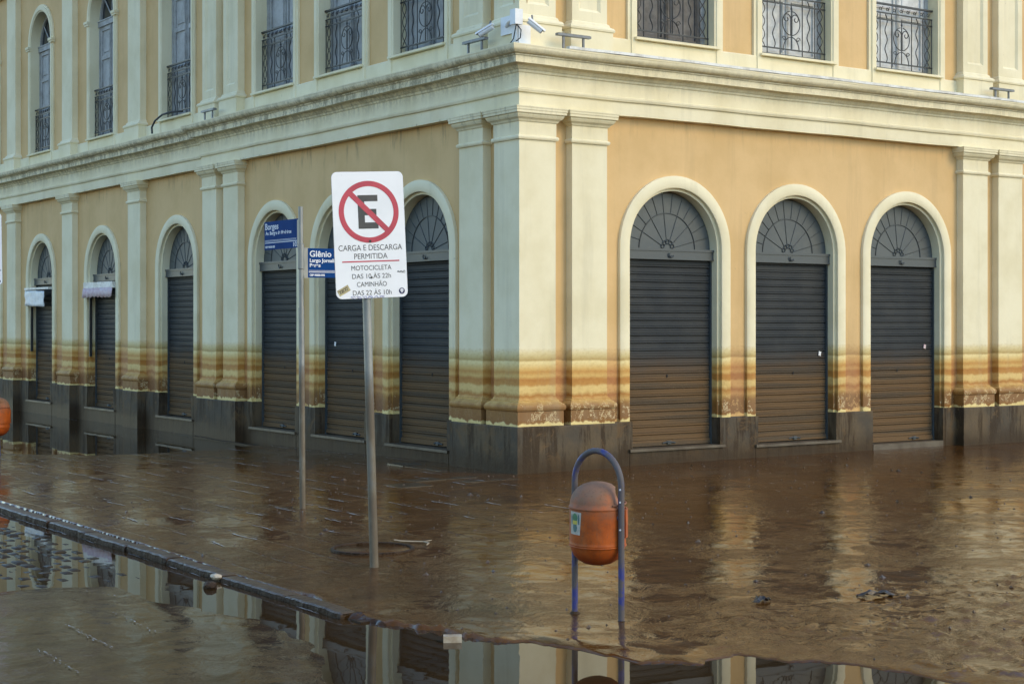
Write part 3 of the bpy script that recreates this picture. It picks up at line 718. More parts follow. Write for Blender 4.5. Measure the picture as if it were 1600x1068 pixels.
def height(X, Y):
    nz = fbm(X, Y, 1.1, 5, 11) * .012 + fbm(X + Y * .4, Y - X * .3, 5.0, 4, 31) * .004
    wx = X + fbm(X, Y, 1.5, 4, 51) * .22; wy = Y + fbm(X, Y, 1.5, 4, 61) * .22
    side = -.056 * np.clip(-X / 5.9, 0, 1) - .050 * sstep((-Y - 1) / 7.5) - .07 * sstep((Y - 1.5) / 5.5) * sstep((5.2 + X) / 2.5)
    side = np.maximum(side, -.098) + .004
    side = side + nz * (.35 + .65 * sstep(-Y / 6))
    dp = sdist(wx, wy, P_POLY); side = side * (1 - sstep(dp / .5 + .3)) + (WZ - .02) * sstep(dp / .5 + .3)
    kx = sstep((-Y - 5.2) / 1.5)                                   # where the kerb drowns in mud
    ds = sdist(X * (1 - kx) + wx * kx, Y * (1 - kx) + wy * kx, S_POLY)
    slope = np.where(kx > .02, .10 + .9 * (1 - kx), 30)
    side_h = np.minimum(side, WZ + ds * slope + nz * .6 * kx)
    dm = sdist(wx, wy, M_POLY)
    road = WZ + np.clip(dm * .05, -.04, .014) + nz * .75 * sstep(dm / .3 + .6)
    rb = np.maximum(road, WZ - .035)
    ck = sstep((X + 7.9) / .8) * sstep((Y + 4.6) / .8)
    rb = np.where(ds < 0, rb, -9)
    side_h = side_h + np.exp(-(np.abs(ds - .05) / .06) ** 2) * (.022 + np.maximum(fbm(X, Y, 11.0, 4, 91), -.2) * .045) * kx * sstep((-5.45 - X) / .3)
    side_h = side_h + np.maximum(fbm(X, Y, 13.0, 4, 81) - .02, 0) * .040 * sstep((-Y - 7.6) / .9) * sstep((X + 5.5) / 1.8) * sstep(ds / .3)
    h = np.where(ds > 0, side_h, rb)
    return h
def axis(parts):
    out = []
    for a, b, st in parts: out += list(np.arange(a, b - 1e-6, st))
    out.append(parts[-1][1]); return np.array(out)
ax = axis([(-320, -40, 40), (-40, -12, 4), (-12, -9, .25), (-9, -5.93, .035), (-5.93, .2, .035), (.2, 4, .05), (4, 12, .10), (12, 40, 4), (40, 320, 40)])
ay = axis([(-320, -40, 40), (-40, -14, 4), (-14, -11, .25), (-11, .2, .035), (.2, 9, .06), (9, 24, .12), (24, 40, 2), (40, 320, 40)])
GX, GY = np.meshgrid(ax, ay, indexing='ij'); GH = height(GX, GY)
nx_, ny_ = GX.shape
idx = np.arange(nx_ * ny_).reshape(nx_, ny_)
q = np.stack([idx[:-1, :-1], idx[1:, :-1], idx[1:, 1:], idx[:-1, 1:]], -1).reshape(-1, 4)
qx = (GX[:-1, :-1] + GX[1:, 1:]).reshape(-1) / 2; qy = (GY[:-1, :-1] + GY[1:, 1:]).reshape(-1) / 2
inside = (qx > .35) & (qy > .35)
co = np.stack([GX, GY, GH], -1).reshape(-1, 3)
def gmesh(name, sel, mat):
    f = q[sel]; u, inv = np.unique(f.reshape(-1), return_inverse=True)
    me = bpy.data.meshes.new(name); me.vertices.add(len(u)); me.vertices.foreach_set('co', co[u].astype(np.float32).reshape(-1))
    me.loops.add(len(inv)); me.loops.foreach_set('vertex_index', inv.astype(np.int32).reshape(-1))
    me.polygons.add(len(f)); me.polygons.foreach_set('loop_start', np.arange(0, len(inv), 4, dtype=np.int32)); me.polygons.foreach_set('loop_total', np.full(len(f), 4, np.int32))
    me.polygons.foreach_set('use_smooth', np.ones(len(f), bool)); me.materials.append(mat); me.update(); me.validate()
    o = bpy.data.objects.new(name, me); C.objects.link(o); o['kind'] = 'structure'; return o
on_side = qx > -5.93
sidewalk = gmesh('sidewalk', on_side & ~inside, M['mud'])
road = gmesh('road', ~on_side, M['mudroad'])
def hgt(x, y):
    i = min(max(int(np.searchsorted(ax, x)) - 1, 0), len(ax) - 2); j = min(max(int(np.searchsorted(ay, y)) - 1, 0), len(ay) - 2)
    tx = (x - ax[i]) / (ax[i + 1] - ax[i]); ty = (y - ay[j]) / (ay[j + 1] - ay[j])
    return float((GH[i, j] * (1 - tx) + GH[i + 1, j] * tx) * (1 - ty) + (GH[i, j + 1] * (1 - tx) + GH[i + 1, j + 1] * tx) * ty)
mb = MB().add([(-300, -300, WZ), (1.0, -300, WZ), (1.0, 300, WZ), (-300, 300, WZ)], [(0, 1, 2, 3)])
wo = mb.build('flood_water', M['water']); wo['kind'] = 'structure'

# kerb of long granite stones caked with mud
kerb = MB().box(-6.03, -5.93, -6.9, 26, GZ, -.10).build('kerb', M['kerb']); kerb['kind'] = 'structure'
y = -6.7; kr = random.Random(3)
while y < 24:
    L = kr.uniform(.75, 1.05); z1 = -.054 - .016 * max(0, min(1, (-y - 4.2) / 2.2)) ; bm = MB()
    n = 34; vs_ = []
    prof = [(-.066, -.2), (-.070, z1 - .035), (-.066, z1 - .010), (-.052, z1 - .001), (.0, z1 + .001), (.05, z1 - .001), (.085, z1 - .012)]
    jx = [kr.uniform(-1, 1) for _ in range(n + 3)]; jx = [.011 * (jx[i] + jx[i + 1] + jx[i + 2]) / 3 for i in range(n + 1)]; jz = [kr.uniform(-1, 1) for _ in range(n + 5)]; jz = [.007 * sum(jz[i:i + 5]) / 5 for i in range(n + 1)]
    for i in range(n + 1):
        yy = -L / 2 + L * i / n
        for j, (px_, pz_) in enumerate(prof):
            e = .006 if 0 < i < n else .012
            vs_.append((px_ + jx[i] * (.4 if j > 2 else 1), yy * (1 - (.006 if i in (0, n) else 0)), pz_ + jz[i] - (.006 if i in (0, n) else 0)))
    m = len(prof); fs_ = [(i * m + j, (i + 1) * m + j, (i + 1) * m + j + 1, i * m + j + 1)[::-1] for i in range(n) for j in range(m - 1)]
    fs_ += [tuple(range(m)), tuple(n * m + j for j in range(m))[::-1]]
    kb = MB().add(vs_, fs_); kb.mi = [(0 if (t_ % (m - 1)) < 2 else 1) if t_ < n * (m - 1) else 0 for t_ in range(len(fs_))]
    o = kb.build('kerb_stone', [M['kerb'], M['kerbtop']], kerb, (-5.985 + kr.uniform(-.012, .012), y + L / 2, kr.uniform(-.006, .004)), kr.uniform(-.012, .012))
    y += L + .015

# cobbles showing through the shallow water at the left
rr = random.Random(5); cv = MB(); 
for iy in range(60):
    for ix in range(16):
        x = -7.9 + ix * .115 + rr.uniform(-.012, .012); yy = -4.3 + iy * .21 + (ix % 2) * .1 + rr.uniform(-.015, .015)
        if x > -6.12 or rr.random() < .12: continue
        edge = max(0, (x + 6.5) * .05) + max(0, (-2.2 - yy) * .006)
        h = WZ + rr.uniform(.002, .015) - edge; a, b = rr.uniform(.030, .055), rr.uniform(.04, .085); t = rr.uniform(-.004, .004)
        cv.add([(x - a, yy - b, h - .05), (x + a, yy - b, h - .05), (x + a, yy + b, h - .05), (x - a, yy + b, h - .05),
                (x - a, yy - b, h - .012), (x + a, yy - b, h - .012), (x + a, yy + b, h - .012), (x - a, yy + b, h - .012),
                (x - a * .7, yy - b * .8, h + t), (x + a * .7, yy - b * .8, h - t), (x + a * .7, yy + b * .8, h - t * .5), (x - a * .7, yy + b * .8, h + t * .5)],
               [(0, 1, 5, 4), (1, 2, 6, 5), (2, 3, 7, 6), (3, 0, 4, 7), (4, 5, 9, 8), (5, 6, 10, 9), (6, 7, 11, 10), (7, 4, 8, 11), (8, 9, 10, 11)])
o = cv.build('cobblestones', M['cobble'], road, smooth=True, angle=50); o['kind'] = 'stuff'

# a few uneven paving slabs bared at the foot of the corner
rr = random.Random(9)
for (i, j) in [(0, 0), (1, 0), (2, 0), (3, 0), (0, 1), (1, 1), (2, 1), (0, 2), (1, 2), (4, 0), (0, 3), (3, 1), (5, 0)]:
    x = -.42 - i * .0 + rr.uniform(-.01, .01); 
    x = -.40 - j * .44; yy = -.30 + i * .44
    if rr.random() < .12: continue
    z = hgt(x, yy) + rr.uniform(-.003, .004); a = .205
    mb = MB().box(-a, a, -a, a, -.05, 0)
    o = mb.build('paving_slab', M['slab'], sidewalk, (x, yy, z), rr.uniform(-.03, .03)); o.rotation_euler[0] = rr.uniform(-.012, .012); o.rotation_euler[1] = rr.uniform(-.012, .012)

# ------------------------------------------------------------------ no-parking sign
def rounded(w, h, r, n=6):
    pts = []
    for cx_, cz_, a0 in ((w / 2 - r, h / 2 - r, 0), (-w / 2 + r, h / 2 - r, PI / 2), (-w / 2 + r, -h / 2 + r, PI), (w / 2 - r, -h / 2 + r, 3 * PI / 2)):
        for k in range(n + 1): pts.append((cx_ + r * math.cos(a0 + PI / 2 * k / n), cz_ + r * math.sin(a0 + PI / 2 * k / n)))
    return pts
SG = thing('parking_sign', 'white rectangular no parking sign with crossed letter E on a leaning steel pole', 'sign', (-4.91, -5.11, -.055))
SG.rotation_euler = (0, R(-1.65), R(-14.6))
MB().tube([(0, 0, -.15), (0, 0, 2.62)], .033, 20).build('pole', M['pole'], SG, smooth=True, angle=60)
PW, PH = .565, .965; PZ = 2.53
MB().prism(rounded(PW, PH, .045), -.003, .003).build('sign_plate', M['grey'], SG, (.025, -.043, PZ))
plate = MB().prism(rounded(PW - .003, PH - .003, .044), -.0015, .0).build('sign_face', M['signwhite'], SG, (.025, -.0465, PZ))
plate.rotation_euler = (0, R(-.9), 0)
for o in kids(SG):
    if o.name.startswith('sign_plate'): o.rotation_euler = (0, R(-.9), 0)
def ringmesh(r0, r1, y0, n=64):
    v = []; f = []
    for i in range(n):
        a = 2 * PI * i / n
        for r in (r0, r1): v.append((r * math.cos(a), y0, r * math.sin(a)))
    for i in range(n): j = (i + 1) % n; f.append((2 * i, 2 * i + 1, 2 * j + 1, 2 * j))
    return MB().add(v, f)
# the photograph's ring and letter; sizes in plate metres
CZ = .175
ringmesh(.195, .236, -.0030).build('red_ring', M['red'], plate, (0, 0, CZ))
e = MB(); ex0, ex1, ez0, ez1, th = -.085, .072, -.128, .128, .048
e.box(ex0, ex0 + .052, -.0024, -.0017, ez0, ez1); 
for z in (ez0, -.026, ez1 - th): e.box(ex0 + .052, ex1 - (.012 if z == -.026 else 0), -.0024, -.0017, z, z + th)
e.build('letter', M['black'], plate, (0, 0, CZ))
d = MB().box(-.20, .20, -.0034, -.0026, -.021, .021).build('red_bar', M['red'], plate, (0, 0, CZ)); d.rotation_euler = (0, R(45), 0)
def put_text(parent, body, size, mat, x, z, width=None, align='CENTER', y=-.0022, bold=0.0, name='lettering'):
    me = text_mesh(body, size, mat, align, .0004, bold)
    if width:
        k = width / text_width(me)
        for v in me.vertices: v.co.x *= k
    return inst(name, me, parent, (x, y, z))
for body, zc, sz, wd in (('CARGA E DESCARGA', -.118, .062, .500), ('PERMITIDA', -.182, .060, .262), ('MOTOCICLETA', -.268, .052, .315), ('DAS 10 ÀS 22h', -.331, .052, .305), ('CAMINHÃO', -.393, .052, .235), ('DAS 22 ÀS 10h', -.457, .052, .305)):
    put_text(plate, body, sz, M['black'], .0, zc, wd)
MB().box(-.225, .225, -.0026, -.0016, -.2065, -.1965).build('red_line', M['red'], plate)
MB().lathe([(.0001, 0), (.010, 0), (.010, .006), (.0001, .006)], 10).build('bolt', M['iron'], plate, (.0, -.002, -.048)).rotation_euler = (R(90), 0, 0)
MB().lathe([(.0001, 0), (.008, 0), (.008, .006), (.0001, .006)], 10).build('bolt', M['iron'], plate, (.0, -.002, -.325)).rotation_euler = (R(90), 0, 0)
st = MB().lathe([(.0001, 0), (.024, 0), (.024, .0008), (.0001, .0008)], 24).build('round_sticker', M['navy'], plate, (.235, -.002, -.435)); st.rotation_euler = (R(90), 0, 0)
MB().box(-.006, .006, -.0045, -.003, -.013, .0).add([(.014 * math.cos(2 * PI * k / 12), -.0045, .006 + .012 * math.sin(2 * PI * k / 12)) for k in range(12)], [tuple(range(12))]).build('sticker_emblem', M['signtext'], plate, (.235, 0, -.435))
tn = MB().box(-.048, .048, -.003, -.0018, -.024, .024).build('worn_sticker', M['tan'], plate, (-.222, 0, -.418)); tn.rotation_euler = (0, R(-28), 0)
put_text(tn, 'ZZOO', .032, M['black'], 0, -.010, .075, y=-.0036, bold=.0008)
sc1 = MB()
for k in range(6):
    x0 = -.15 + k * .045; pts = [(x0 + .018 * math.cos(t * 1.3 + k), -.003, -.474 + .010 * math.sin(t * (1 + .4 * k))) for t in [j * .7 for j in range(8)]]; sc1.tube(pts, .0016, 4)
sc1.build('violet_scribble', M['violet'], plate)
sc2 = MB().tube([(.205 + .009 * j, -.0028, -.285 + .007 * math.sin(j * 2.3)) for j in range(8)], .0022, 4); sc2.tube([(.205, -.003, -.288), (.268, -.003, -.296)], .0016, 4)
sc2.build('pen_scribble', M['black'], plate)
for z in (.12, -.30): MB().box(-.12, .12, .004, .012, z - .015, z + .015).build('bracket', M['pole'], SG, (0, -.043, PZ))

# the edge of a second sign at the far left of the view
s2 = copy_tree(SG); s2.location = (-4.56, 6.22, -.06); s2.rotation_euler = (0, 0, R(-35)); s2['label'] = 'white sign cut off by the left edge of the picture'; s2['category'] = 'sign'
for o in kids(s2):
    if o.name.startswith(('sign_', 'bracket')): o.location.z += .33
    if o.name.startswith('pole'): o.scale = (1, 1, 1.12)

# ------------------------------------------------------------------ street name signpost
SP_ = thing('street_signpost', 'slim galvanised signpost carrying two blue street name plates', 'signpost', (-3.68, -1.53, -.045), (0, R(-.45), 0))
MB().tube([(0, 0, -.15), (0, 0, 2.0)], .029, 18).build('post', M['pole'], SP_, smooth=True, angle=60)
MB().tube([(0, 0, 2.0), (0, 0, 3.0)], .024, 18).build('post', M['pole'], SP_, smooth=True, angle=60)
MB().lathe([(.024, 0), (.034, .005), (.034, .03), (.024, .035)], 18).build('collar', M['pole'], SP_, (0, 0, 2.58))
MB().lathe([(.024, 0), (.033, .005), (.033, .25), (.024, .255)], 18).build('collar', M['pole'], SP_, (0, 0, 2.38))
def name_plate(rz, u0, zc, w_, h_, texts):
    p = MB().prism(rounded(w_, h_, .006), -.004, .004).build('name_plate', M['blue'], SP_, smooth=False)
    dx = u0 + w_ / 2
    p.location = (dx * math.cos(rz), dx * math.sin(rz), zc); p.rotation_euler = (0, 0, rz)
    for (b, x, z, sz, wd) in texts: put_text(p, b, sz, M['signtext'], x - w_ / 2, z, wd, 'LEFT', -.0048, bold=.0014)
    return p
# avenue plate: runs along the left facade, read from the street side
wB = .77
pb = name_plate(-PI / 2, -wB - .035, 2.742, wB, .288, [('Borges', .015, .062, .090, .30), ('Av. Borges de Medeiros', .03, .008, .050, .58), ('102', .635, -.128, .062, .115), ('CEP 90020-020', .02, -.125, .028, .22)])
MB().box(-.37, .37, -.0052, -.0044, -.078, -.070).build('white_line', M['signtext'], pb)
MB().box(-.37, .33, -.0050, -.0043, -.050, -.046).box(-.37, .33, -.0050, -.0043, -.061, -.057).build('fine_print', M['signtext'], pb)
wG = .62
pg = name_plate(0, .075, 2.445, wG, .292, [('Glênio Peres', .018, .062, .085, .47), ('Largo Jornalista Glênio', .018, .008, .050, .50), ('Peres', .018, -.040, .050, .12), ('CEP 90020-090', .018, -.130, .026, .17)])
MB().box(-.30, .30, -.0052, -.0044, -.095, -.088).build('white_line', M['signtext'], pg)
MB().box(-.30, .0, -.0050, -.0043, -.078, -.074).build('fine_print', M['signtext'], pg)
MB().box(-.006, .045, -.012, -.004, -.13, .13).box(.030, .085, -.003, .008, -.15, .15).build('bracket', M['pole'], SP_, (0, 0, 2.445))
mb = MB().box(-.012, -.004, .006, .055, -.13, .13).build('bracket', M['pole'], SP_, (0, 0, 2.742))

# ------------------------------------------------------------------ litter bins
BX, BY = -4.71, -7.655; bz = hgt(BX, BY)
LB_ = thing('litter_bin', 'orange capsule litter bin hanging in a mud-stained blue hoop frame', 'litter bin', (BX, BY, -.085))
ang = math.atan2(-7.84 + 7.47, -4.68 + 4.74)                 # from the far foot to the near foot
LB_.rotation_euler = (R(1.5), R(1.3), ang)
hr = .205; top_z = 1.06 - hr
pts = [(-hr, 0, -.10)] + [(-hr, 0, z) for z in np.linspace(.1, top_z, 5)] + [(-hr * math.cos(PI * k / 18), 0, top_z + hr * 1.04 * math.sin(PI * k / 18)) for k in range(1, 18)] + [(hr, 0, z) for z in np.linspace(top_z, .1, 5)] + [(hr, 0, -.10)]
MB().tube(pts, .020, 14).build('hoop_frame', M['frame'], LB_, smooth=True, angle=60)
BR = .181
def bin_shell():
    prof = [(0.001, .335), (.050, .338), (.094, .350), (.131, .373), (.158, .404), (.174, .44), (BR, .472), (BR + .002, .476), (BR, .480)] + \
           [(BR + .001, z) for z in np.linspace(.50, .70, 7)] + [(BR + .001, .702), (BR + .006, .706), (BR + .006, .716), (BR - .001, .720), (.178, .745), (.169, .777), (.152, .808), (.127, .835), (.094, .854), (.055, .866), (.001, .871)]
    mb = MB().lathe(prof, 48)
    vs_ = []
    for (x, y, z) in mb.v:                              # the mouth is pressed into the upper back
        a = math.atan2(y, x) - R(42); a = (a + PI) % (2 * PI) - PI
        k = max(0, 1 - abs(a) / R(62)); k = k * k * (3 - 2 * k)
        kz = math.exp(-((z - .775) / .052) ** 2)
        f = 1 - .40 * k * kz; vs_.append((x * f, y * f, z))
    mb.v = vs_; return mb
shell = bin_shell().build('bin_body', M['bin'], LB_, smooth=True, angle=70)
MB().tube([(BR * 1.0 * math.cos(R(42 + a)), BR * 1.0 * math.sin(R(42 + a)), .735) for a in range(-58, 59, 8)], .006, 6).build('mouth_rim', M['bin'], LB_, smooth=True)
mb = MB(); 
for k in range(9):
    a0, a1 = R(20 + k * 8.5), R(20 + (k + 1) * 8.5); r0 = BR + .001; r1 = BR + .014
    v = [(r0 * math.cos(a0), r0 * math.sin(a0), .52), (r1 * math.cos(a0), r1 * math.sin(a0), .52), (r1 * math.cos(a1), r1 * math.sin(a1), .52), (r0 * math.cos(a1), r0 * math.sin(a1), .52)]
    v += [(x, y, .70) for x, y, z in v]
    mb.add(v, [(0, 3, 2, 1), (4, 5, 6, 7), (0, 1, 5, 4), (1, 2, 6, 5), (2, 3, 7, 6), (3, 0, 4, 7)])
mb.build('door_flap', M['bin'], LB_)
for sg in (-1, 1):
    MB().tube([(sg * (BR - .01), 0, .655), (sg * (hr), 0, .655)], .017, 10).build('pivot', M['frame'], LB_, smooth=True, angle=50)
for z in (.585, .76, .84):
    MB().lathe([(.0001, 0), (.006, 0), (.006, .004), (.0001, .004)], 8).build('rivet', M['white'], LB_, (hr + .010, -.021, z)).rotation_euler = (R(90), 0, R(25))
for sg in (-1, 1):
    MB().lathe([(.0001, .004), (.020, .004), (.024, .0), (.030, -.004), (.045, -.03)], 16).build('mud_collar', M['kerb'], LB_, (sg * hr, 0, .0), smooth=True)
MB().lathe([(BR + .001, .46), (BR + .0045, .462), (BR + .0045, .468), (BR + .001, .470)], 40).build('seam', M['bin'], LB_, smooth=True)
# sticker with a small crest, wrapped on the shell
def wrap(mb_pts, a0): 
    return [((BR + .002 + d) * math.cos(a0 + s / BR), (BR + .002 + d) * math.sin(a0 + s / BR), z) for s, d, z in mb_pts]
def wrapped(name, poly, d, mat, a0, parent):
    """flat print bent round the shell: outline (s, z) cut into vertical strips"""
    s0 = min(p[0] for p in poly); s1 = max(p[0] for p in poly); N = 10; v = []; f = []
    def span(s):
        zs = []
        for (a, za), (b, zb) in zip(poly, poly[1:] + poly[:1]):
            if (a - s) * (b - s) <= 0 and a != b: zs.append(za + (zb - za) * (s - a) / (b - a))
        return (min(zs), max(zs)) if zs else (0, 0)
    for i in range(N + 1):
        s = s0 + (s1 - s0) * (i + (1e-3 if i == 0 else (-1e-3 if i == N else 0))) / N; lo, hi = span(s); v += wrap([(s, d, lo), (s, d, hi)], a0)
    f = [(2 * i, 2 * i + 2, 2 * i + 3, 2 * i + 1) for i in range(N)]
    return MB().add(v, f).build(name, mat, parent)
camdir = math.atan2(cam.location.y - BY, cam.location.x - BX) - ang
SA = camdir - R(52)
stk = wrapped('crest_sticker', [(-.052, .548), (.052, .546), (.054, .690), (-.052, .694)], .0, M['stickerpaper'], SA, LB_)
ell = lambda cx_, cz_, a, b, n=14: [(cx_ + a * math.cos(2 * PI * k / n), cz_ + b * math.sin(2 * PI * k / n)) for k in range(n)]
wrapped('crest_print', ell(0, .655, .026, .028), .0012, M['green'], SA, stk)
wrapped('crest_print', [(-.022, .612), (.022, .612), (.022, .636), (-.022, .636)], .0014, M['yellow'], SA, stk)
wrapped('crest_print', ell(0, .592, .021, .030), .0012, M['teal'], SA, stk)
for sg in (-1, 1): wrapped('crest_print', ell(sg * .034, .645, .007, .035), .0011, M['teal'], SA, stk)

b2 = copy_tree(LB_, None, ('crest_sticker',)); b2.location = (-4.37, 6.155, -.07); b2.rotation_euler = (0, 0, R(-118))
b2['label'] = 'orange litter bin on a blue frame at the far left edge, beside the distant puddle'

# ------------------------------------------------------------------ fittings on the cornice
def flood_light(side, u, z, L, label, arm=True):
    l, r = loc(side, u, -.20); t = thing('linear_floodlight', label, 'floodlight', (l[0], l[1], z), (0, 0, r), 'linear floodlights on the cornice')
    MB().box(-L / 2, L / 2, -.03, .03, .0, .028).build('housing', M['grey'], t)
    MB().box(-L / 2 + .01, L / 2 - .01, -.024, .024, .029, .033).build('lens', M['glass'], t)
    for x in (-L * .3, L * .3): MB().box(x - .012, x + .012, -.012, .012, -(z - 5.11), -.001).build('bracket', M['grey'], t)
flood_light('R', .66, 5.26, .50, 'grey linear floodlight on the ledge right of the corner, below the pedestals')
flood_light('R', 8.62, 5.26, .50, 'grey linear floodlight on the ledge at the far right pair of pedestals')
flood_light('L', .66, 5.24, .50, 'grey linear floodlight on the ledge left of the corner, beneath the cameras')
flood_light('L', 8.55, 5.24, .50, 'grey linear floodlight on the ledge of the left facade, at its paired pedestals')
mt = thing('camera_mount', 'white plates, junction box and cables holding the cameras on the corner pedestal', 'camera mount', (-.06, -.06, 5.1))
MB().box(-.018, -.006, .10, .34, .17, .39).build('wall_plate', M['white'], mt)
MB().box(.0, .17, -.02, -.003, .015, .26).build('corner_plate', M['white'], mt)
MB().box(-.02, -.003, .0, .10, .02, .35).build('side_plate', M['white'], mt)
MB().box(-.13, -.02, -.13, -.02, .24, .42).build('junction_box', M['white'], mt)
MB().tube([(-.02, .22, .27), (-.08, .08, .30), (-.10, -.05, .31)], .022, 8).build('arm', M['white'], mt, smooth=True, angle=50)
MB().tube([(-.08, -.08, .24), (-.09, -.06, .15), (-.05, .02, .09), (-.03, .12, .05), (-.02, .5, .03)], .007, 6).tube([(-.08, -.09, .24), (-.06, -.15, .17), (-.05, -.12, .08), (-.06, -.05, .05)], .007, 6).build('cable', M['cable'], mt, smooth=True)
def sec_cam(locn, rot, label):
    t = thing('security_camera', label, 'security camera', locn, rot); t.scale = (.8, .8, .8)
    MB().tube([(-.13, 0, 0), (.12, 0, 0)], .042, 14).build('housing', M['white'], t, smooth=True, angle=50)
    MB().add([(-.15, -.055, .02), (.16, -.055, .02), (.16, .055, .02), (-.15, .055, .02), (-.15, -.04, .05), (.16, -.04, .05), (.16, .04, .05), (-.15, .04, .05)],
             [(0, 1, 5, 4), (1, 2, 6, 5), (2, 3, 7, 6), (3, 0, 4, 7), (4, 5, 6, 7), (0, 3, 2, 1)]).build('sun_shield', M['white'], t)
    MB().tube([(.118, 0, 0), (.13, 0, 0)], .034, 14).build('lens', M['cable'], t, smooth=True, angle=50)
    MB().tube([(-.04, 0, 0), (-.10, 0, .06), (-.14, 0, .10)], .014, 8).build('arm', M['grey'], t, smooth=True, angle=50)
sec_cam((-.20, .42, 5.34), (0, R(25), R(120)), 'white bullet security camera left of the corner, pointing down the left facade')
sec_cam((.05, -.26, 5.32), (0, R(38), R(-30)), 'white bullet security camera right of the corner, pointing down at the street')
cb = MB().tube([(.12, 10.35, 5.46), (.0, 10.55, 5.46), (-.05, 10.85, 5.44), (-.08, 11.1, 5.36), (-.10, 11.2, 5.25), (-.10, 11.18, 5.14)], .018, 8).build('hose', M['cable'], smooth=True, angle=60)
tag(cb, 'black hose curling from a left facade window down to the cornice', 'hose')

# awning and banner over two doors of the left wing
aw = thing('awning', 'faded pink scalloped awning rolled up over a far left shutter', 'awning', (.10 + S, 14.45, 0), (0, 0, -PI / 2))
MB().box(-.78, .78, -.09, .06, 2.48, 2.60).build('roller_box', M['flash'], aw)
mb = MB(); N = 48
for i in range(N + 1):
    x = -.78 + 1.56 * i / N; zlow = 2.33 - .035 * abs(math.sin(PI * i / 6)); yy = -.10 - .012 * math.sin(i * .9)
    mb.v += [(x, yy - .02, zlow), (x, yy, 2.49)]
mb.f = [(2 * i, 2 * i + 2, 2 * i + 3, 2 * i + 1) for i in range(N)]; mb.mi = [0] * N
o = mb.build('valance', M['pink'], aw, smooth=True); md = o.modifiers.new('thick', 'SOLIDIFY'); md.thickness = .004
MB().box(-.72, -.67, .0, .05, 1.15, 2.47).build('arm', M['iron'], aw)
bn = thing('banner', 'crumpled white plastic banner under the leftmost transom', 'banner', (.10 + S, 18.05, 0), (0, 0, -PI / 2))
mb = MB(); N = 16; K = 6
for i in range(N + 1):
    for k in range(K + 1):
        x = -.82 + 1.25 * i / N; z = 2.18 + .33 * k / K - .03 * i / N
        mb.v.append((x, -.08 + .007 * math.sin(i * 1.3 + k) + .006 * math.sin(i * .6 - 2 * k), z))
mb.f = [(i * (K + 1) + k, (i + 1) * (K + 1) + k, (i + 1) * (K + 1) + k + 1, i * (K + 1) + k + 1) for i in range(N) for k in range(K)]; mb.mi = [0] * len(mb.f)
o = mb.build('sheet', M['banner'], bn, smooth=True); md = o.modifiers.new('thick', 'SOLIDIFY'); md.thickness = .003
MB().box(-.80, .74, -.10, .05, 2.515, 2.56).build('rail', M['flash'], bn)
MB().box(-.70, -.66, .0, .05, 1.2, 2.15).build('arm', M['iron'], bn)

# ------------------------------------------------------------------ litter, stones, manhole
mh = thing('manhole_cover', 'round manhole cover half buried in mud beside the sign pole', 'manhole cover', (-4.46, -4.30, hgt(-4.46, -4.30)))
MB().lathe([(.345, -.03), (.345, .016), (.335, .020), (.318, .016), (.315, -.02)], 56).build('rim', M['kerb'], mh, smooth=True, angle=50)
MB().lathe([(.308, -.03), (.306, .004), (.30, .009), (.0001, .012)], 48).build('lid', M['mud'], mh, smooth=True, angle=50)
tw = MB().tube([(0, 0, .02), (.03, -.05, .012), (.10, -.14, .010), (.14, -.21, .012), (.12, -.30, .010), (.04, -.36, .008)], .006, 5).tube([(.14, -.21, .012), (.20, -.25, .02)], .004, 4)
o = tw.build('twig', M['twig'], loc=(-4.14, -4.10, hgt(-4.14, -4.2) + .01), rz=.2); tag(o, 'thin pale twig curled on the mud right of the manhole cover', 'twig')
def rock(name, s, locn, mat, label, cat, seed=1, sub=2, flat=.5):
    bm = bmesh.new(); bmesh.ops.create_icosphere(bm, subdivisions=sub, radius=1)
    r_ = random.Random(seed)
    for v in bm.verts:
        k = 1 + r_.uniform(-.16, .16); v.co = Vector((v.co.x * s * k, v.co.y * s * .7 * k, v.co.z * s * flat * k))
    me = bpy.data.meshes.new(name); bm.to_mesh(me); bm.free(); me.materials.append(mat)
    return tag(inst(name, me, None, locn, r_.uniform(0, 3)), label, cat)
rock('stone', .075, (-6.24, -5.05, -.10), M['kerb'], 'muddy brown stone lying in the gutter water below the kerb', 'stone', 2)
rock('stone', .05, (-6.08, -4.80, -.075), M['paleblock'], 'pale stone against the kerb above the gutter water', 'stone', 3)
o = MB().box(-.055, .055, -.035, .035, -.03, .028).build('broken_block', M['paleblock'], loc=(-5.86, -7.72, -.10), rz=-.55); tag(o, 'pale flat block at the drowned end of the kerb', 'block')
def scrap(locn, L, W, label, seed, rz):
    r_ = random.Random(seed); mb = MB(); N = 9; K = 4
    for i in range(N + 1):
        for k in range(K + 1):
            x = L * (i / N - .5); y = W * (k / K - .5) * (1 - .6 * abs(i / N - .6)); mb.v.append((x + r_.uniform(-.01, .01), y, .012 + .5 * W * r_.random() * math.sin(PI * i / N)))
    mb.f = [(i * (K + 1) + k, (i + 1) * (K + 1) + k, (i + 1) * (K + 1) + k + 1, i * (K + 1) + k + 1) for i in range(N) for k in range(K)]; mb.mi = [0] * len(mb.f)
    o = mb.build('plastic_scrap', M['debris'], loc=locn, rz=rz); md = o.modifiers.new('thick', 'SOLIDIFY'); md.thickness = .004; return tag(o, label, 'debris')
scrap((-2.72, -8.2, hgt(-2.72, -8.2)), .26, .09, 'torn black plastic scrap on the mud at lower right', 4, -.5)
scrap((-3.51, -7.9, hgt(-3.51, -7.9)), .15, .08, 'small dark crumpled scrap on the mud right of the litter bin', 6, .3)
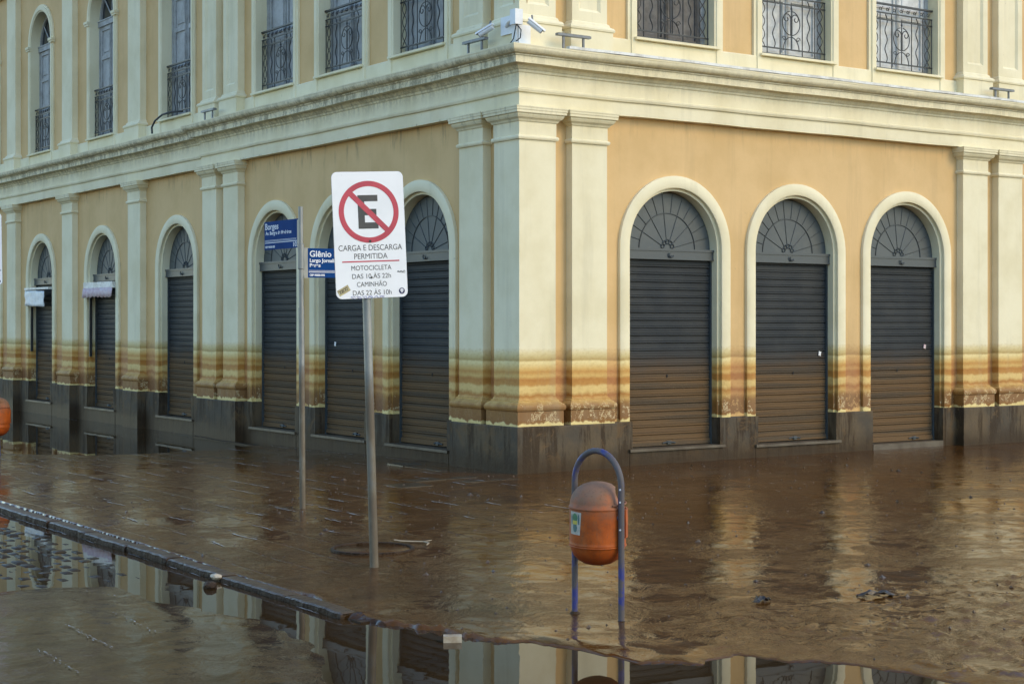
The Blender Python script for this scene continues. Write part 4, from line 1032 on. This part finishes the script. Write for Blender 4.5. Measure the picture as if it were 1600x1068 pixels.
# crumbs of mud, leaf bits and grit: nobody could count them
rr = random.Random(21); mb = MB()
for i in range(1500):
    x = rr.uniform(-5.8, 6); yy = rr.uniform(-10, .0) if rr.random() < .75 else rr.uniform(0, 8)
    if x > -.2 and yy > -.2: continue
    z = hgt(x, yy) if i % 1 == 0 else 0
    if z < WZ: continue
    s = rr.uniform(.004, .014) * (2.6 if rr.random() < .07 else 1); a = rr.uniform(0, 6); c_, s_ = math.cos(a), math.sin(a)
    pts = [(s * rr.uniform(.7, 1.3), 0), (0, s * .6), (-s * rr.uniform(.7, 1.3), 0), (0, -s * .6)]
    v = [(x + p[0] * c_ - p[1] * s_, yy + p[0] * s_ + p[1] * c_, z) for p in pts] + [(x, yy, z + s * .7)]
    mb.add(v, [(0, 1, 4), (1, 2, 4), (2, 3, 4), (3, 0, 4)])
o = mb.build('mud_crumbs', M['leaf']); o['kind'] = 'stuff'; o['label'] = 'dark crumbs and leaf bits scattered over the mud'; o['category'] = 'debris'

# painted sky glints: dashes along the paving joints, the waterline and the wheel tracks
M['glint'] = simple('painted_sky_glint', (.36, .37, .38), (.20, .19, .18), .25, 30, bump=.3)
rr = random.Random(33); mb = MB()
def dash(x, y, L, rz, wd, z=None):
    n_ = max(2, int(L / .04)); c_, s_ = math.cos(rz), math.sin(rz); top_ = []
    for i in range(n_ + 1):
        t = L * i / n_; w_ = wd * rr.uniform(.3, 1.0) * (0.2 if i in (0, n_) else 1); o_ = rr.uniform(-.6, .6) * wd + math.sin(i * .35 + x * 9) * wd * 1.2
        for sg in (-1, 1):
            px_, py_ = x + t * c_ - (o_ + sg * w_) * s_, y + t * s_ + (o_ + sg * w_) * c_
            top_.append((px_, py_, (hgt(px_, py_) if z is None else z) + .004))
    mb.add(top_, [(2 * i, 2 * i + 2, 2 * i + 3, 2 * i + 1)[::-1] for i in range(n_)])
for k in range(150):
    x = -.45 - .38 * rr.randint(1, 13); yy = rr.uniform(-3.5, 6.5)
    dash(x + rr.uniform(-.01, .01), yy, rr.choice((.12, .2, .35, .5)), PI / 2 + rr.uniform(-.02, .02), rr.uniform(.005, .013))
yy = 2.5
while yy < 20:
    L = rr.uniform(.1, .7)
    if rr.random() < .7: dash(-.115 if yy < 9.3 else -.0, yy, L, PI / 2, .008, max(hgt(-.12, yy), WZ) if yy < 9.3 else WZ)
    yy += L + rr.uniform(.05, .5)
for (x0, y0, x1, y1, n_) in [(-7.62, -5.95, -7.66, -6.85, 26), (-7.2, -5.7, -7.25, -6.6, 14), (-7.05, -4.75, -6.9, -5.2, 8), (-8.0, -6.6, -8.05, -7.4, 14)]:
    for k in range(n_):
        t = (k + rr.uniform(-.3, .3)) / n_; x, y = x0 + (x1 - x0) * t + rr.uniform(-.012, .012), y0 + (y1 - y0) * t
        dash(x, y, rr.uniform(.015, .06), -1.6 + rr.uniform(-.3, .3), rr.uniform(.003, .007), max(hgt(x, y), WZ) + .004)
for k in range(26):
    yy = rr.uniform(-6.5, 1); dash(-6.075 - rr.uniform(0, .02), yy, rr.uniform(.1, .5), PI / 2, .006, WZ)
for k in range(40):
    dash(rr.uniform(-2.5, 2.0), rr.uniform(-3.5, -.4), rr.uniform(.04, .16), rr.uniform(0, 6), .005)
o = mb.build('sky_glints', M['glint']); o['kind'] = 'stuff'; o['label'] = 'thin pale dashes painted as sky glints on the wet mud'; o['category'] = 'glint'
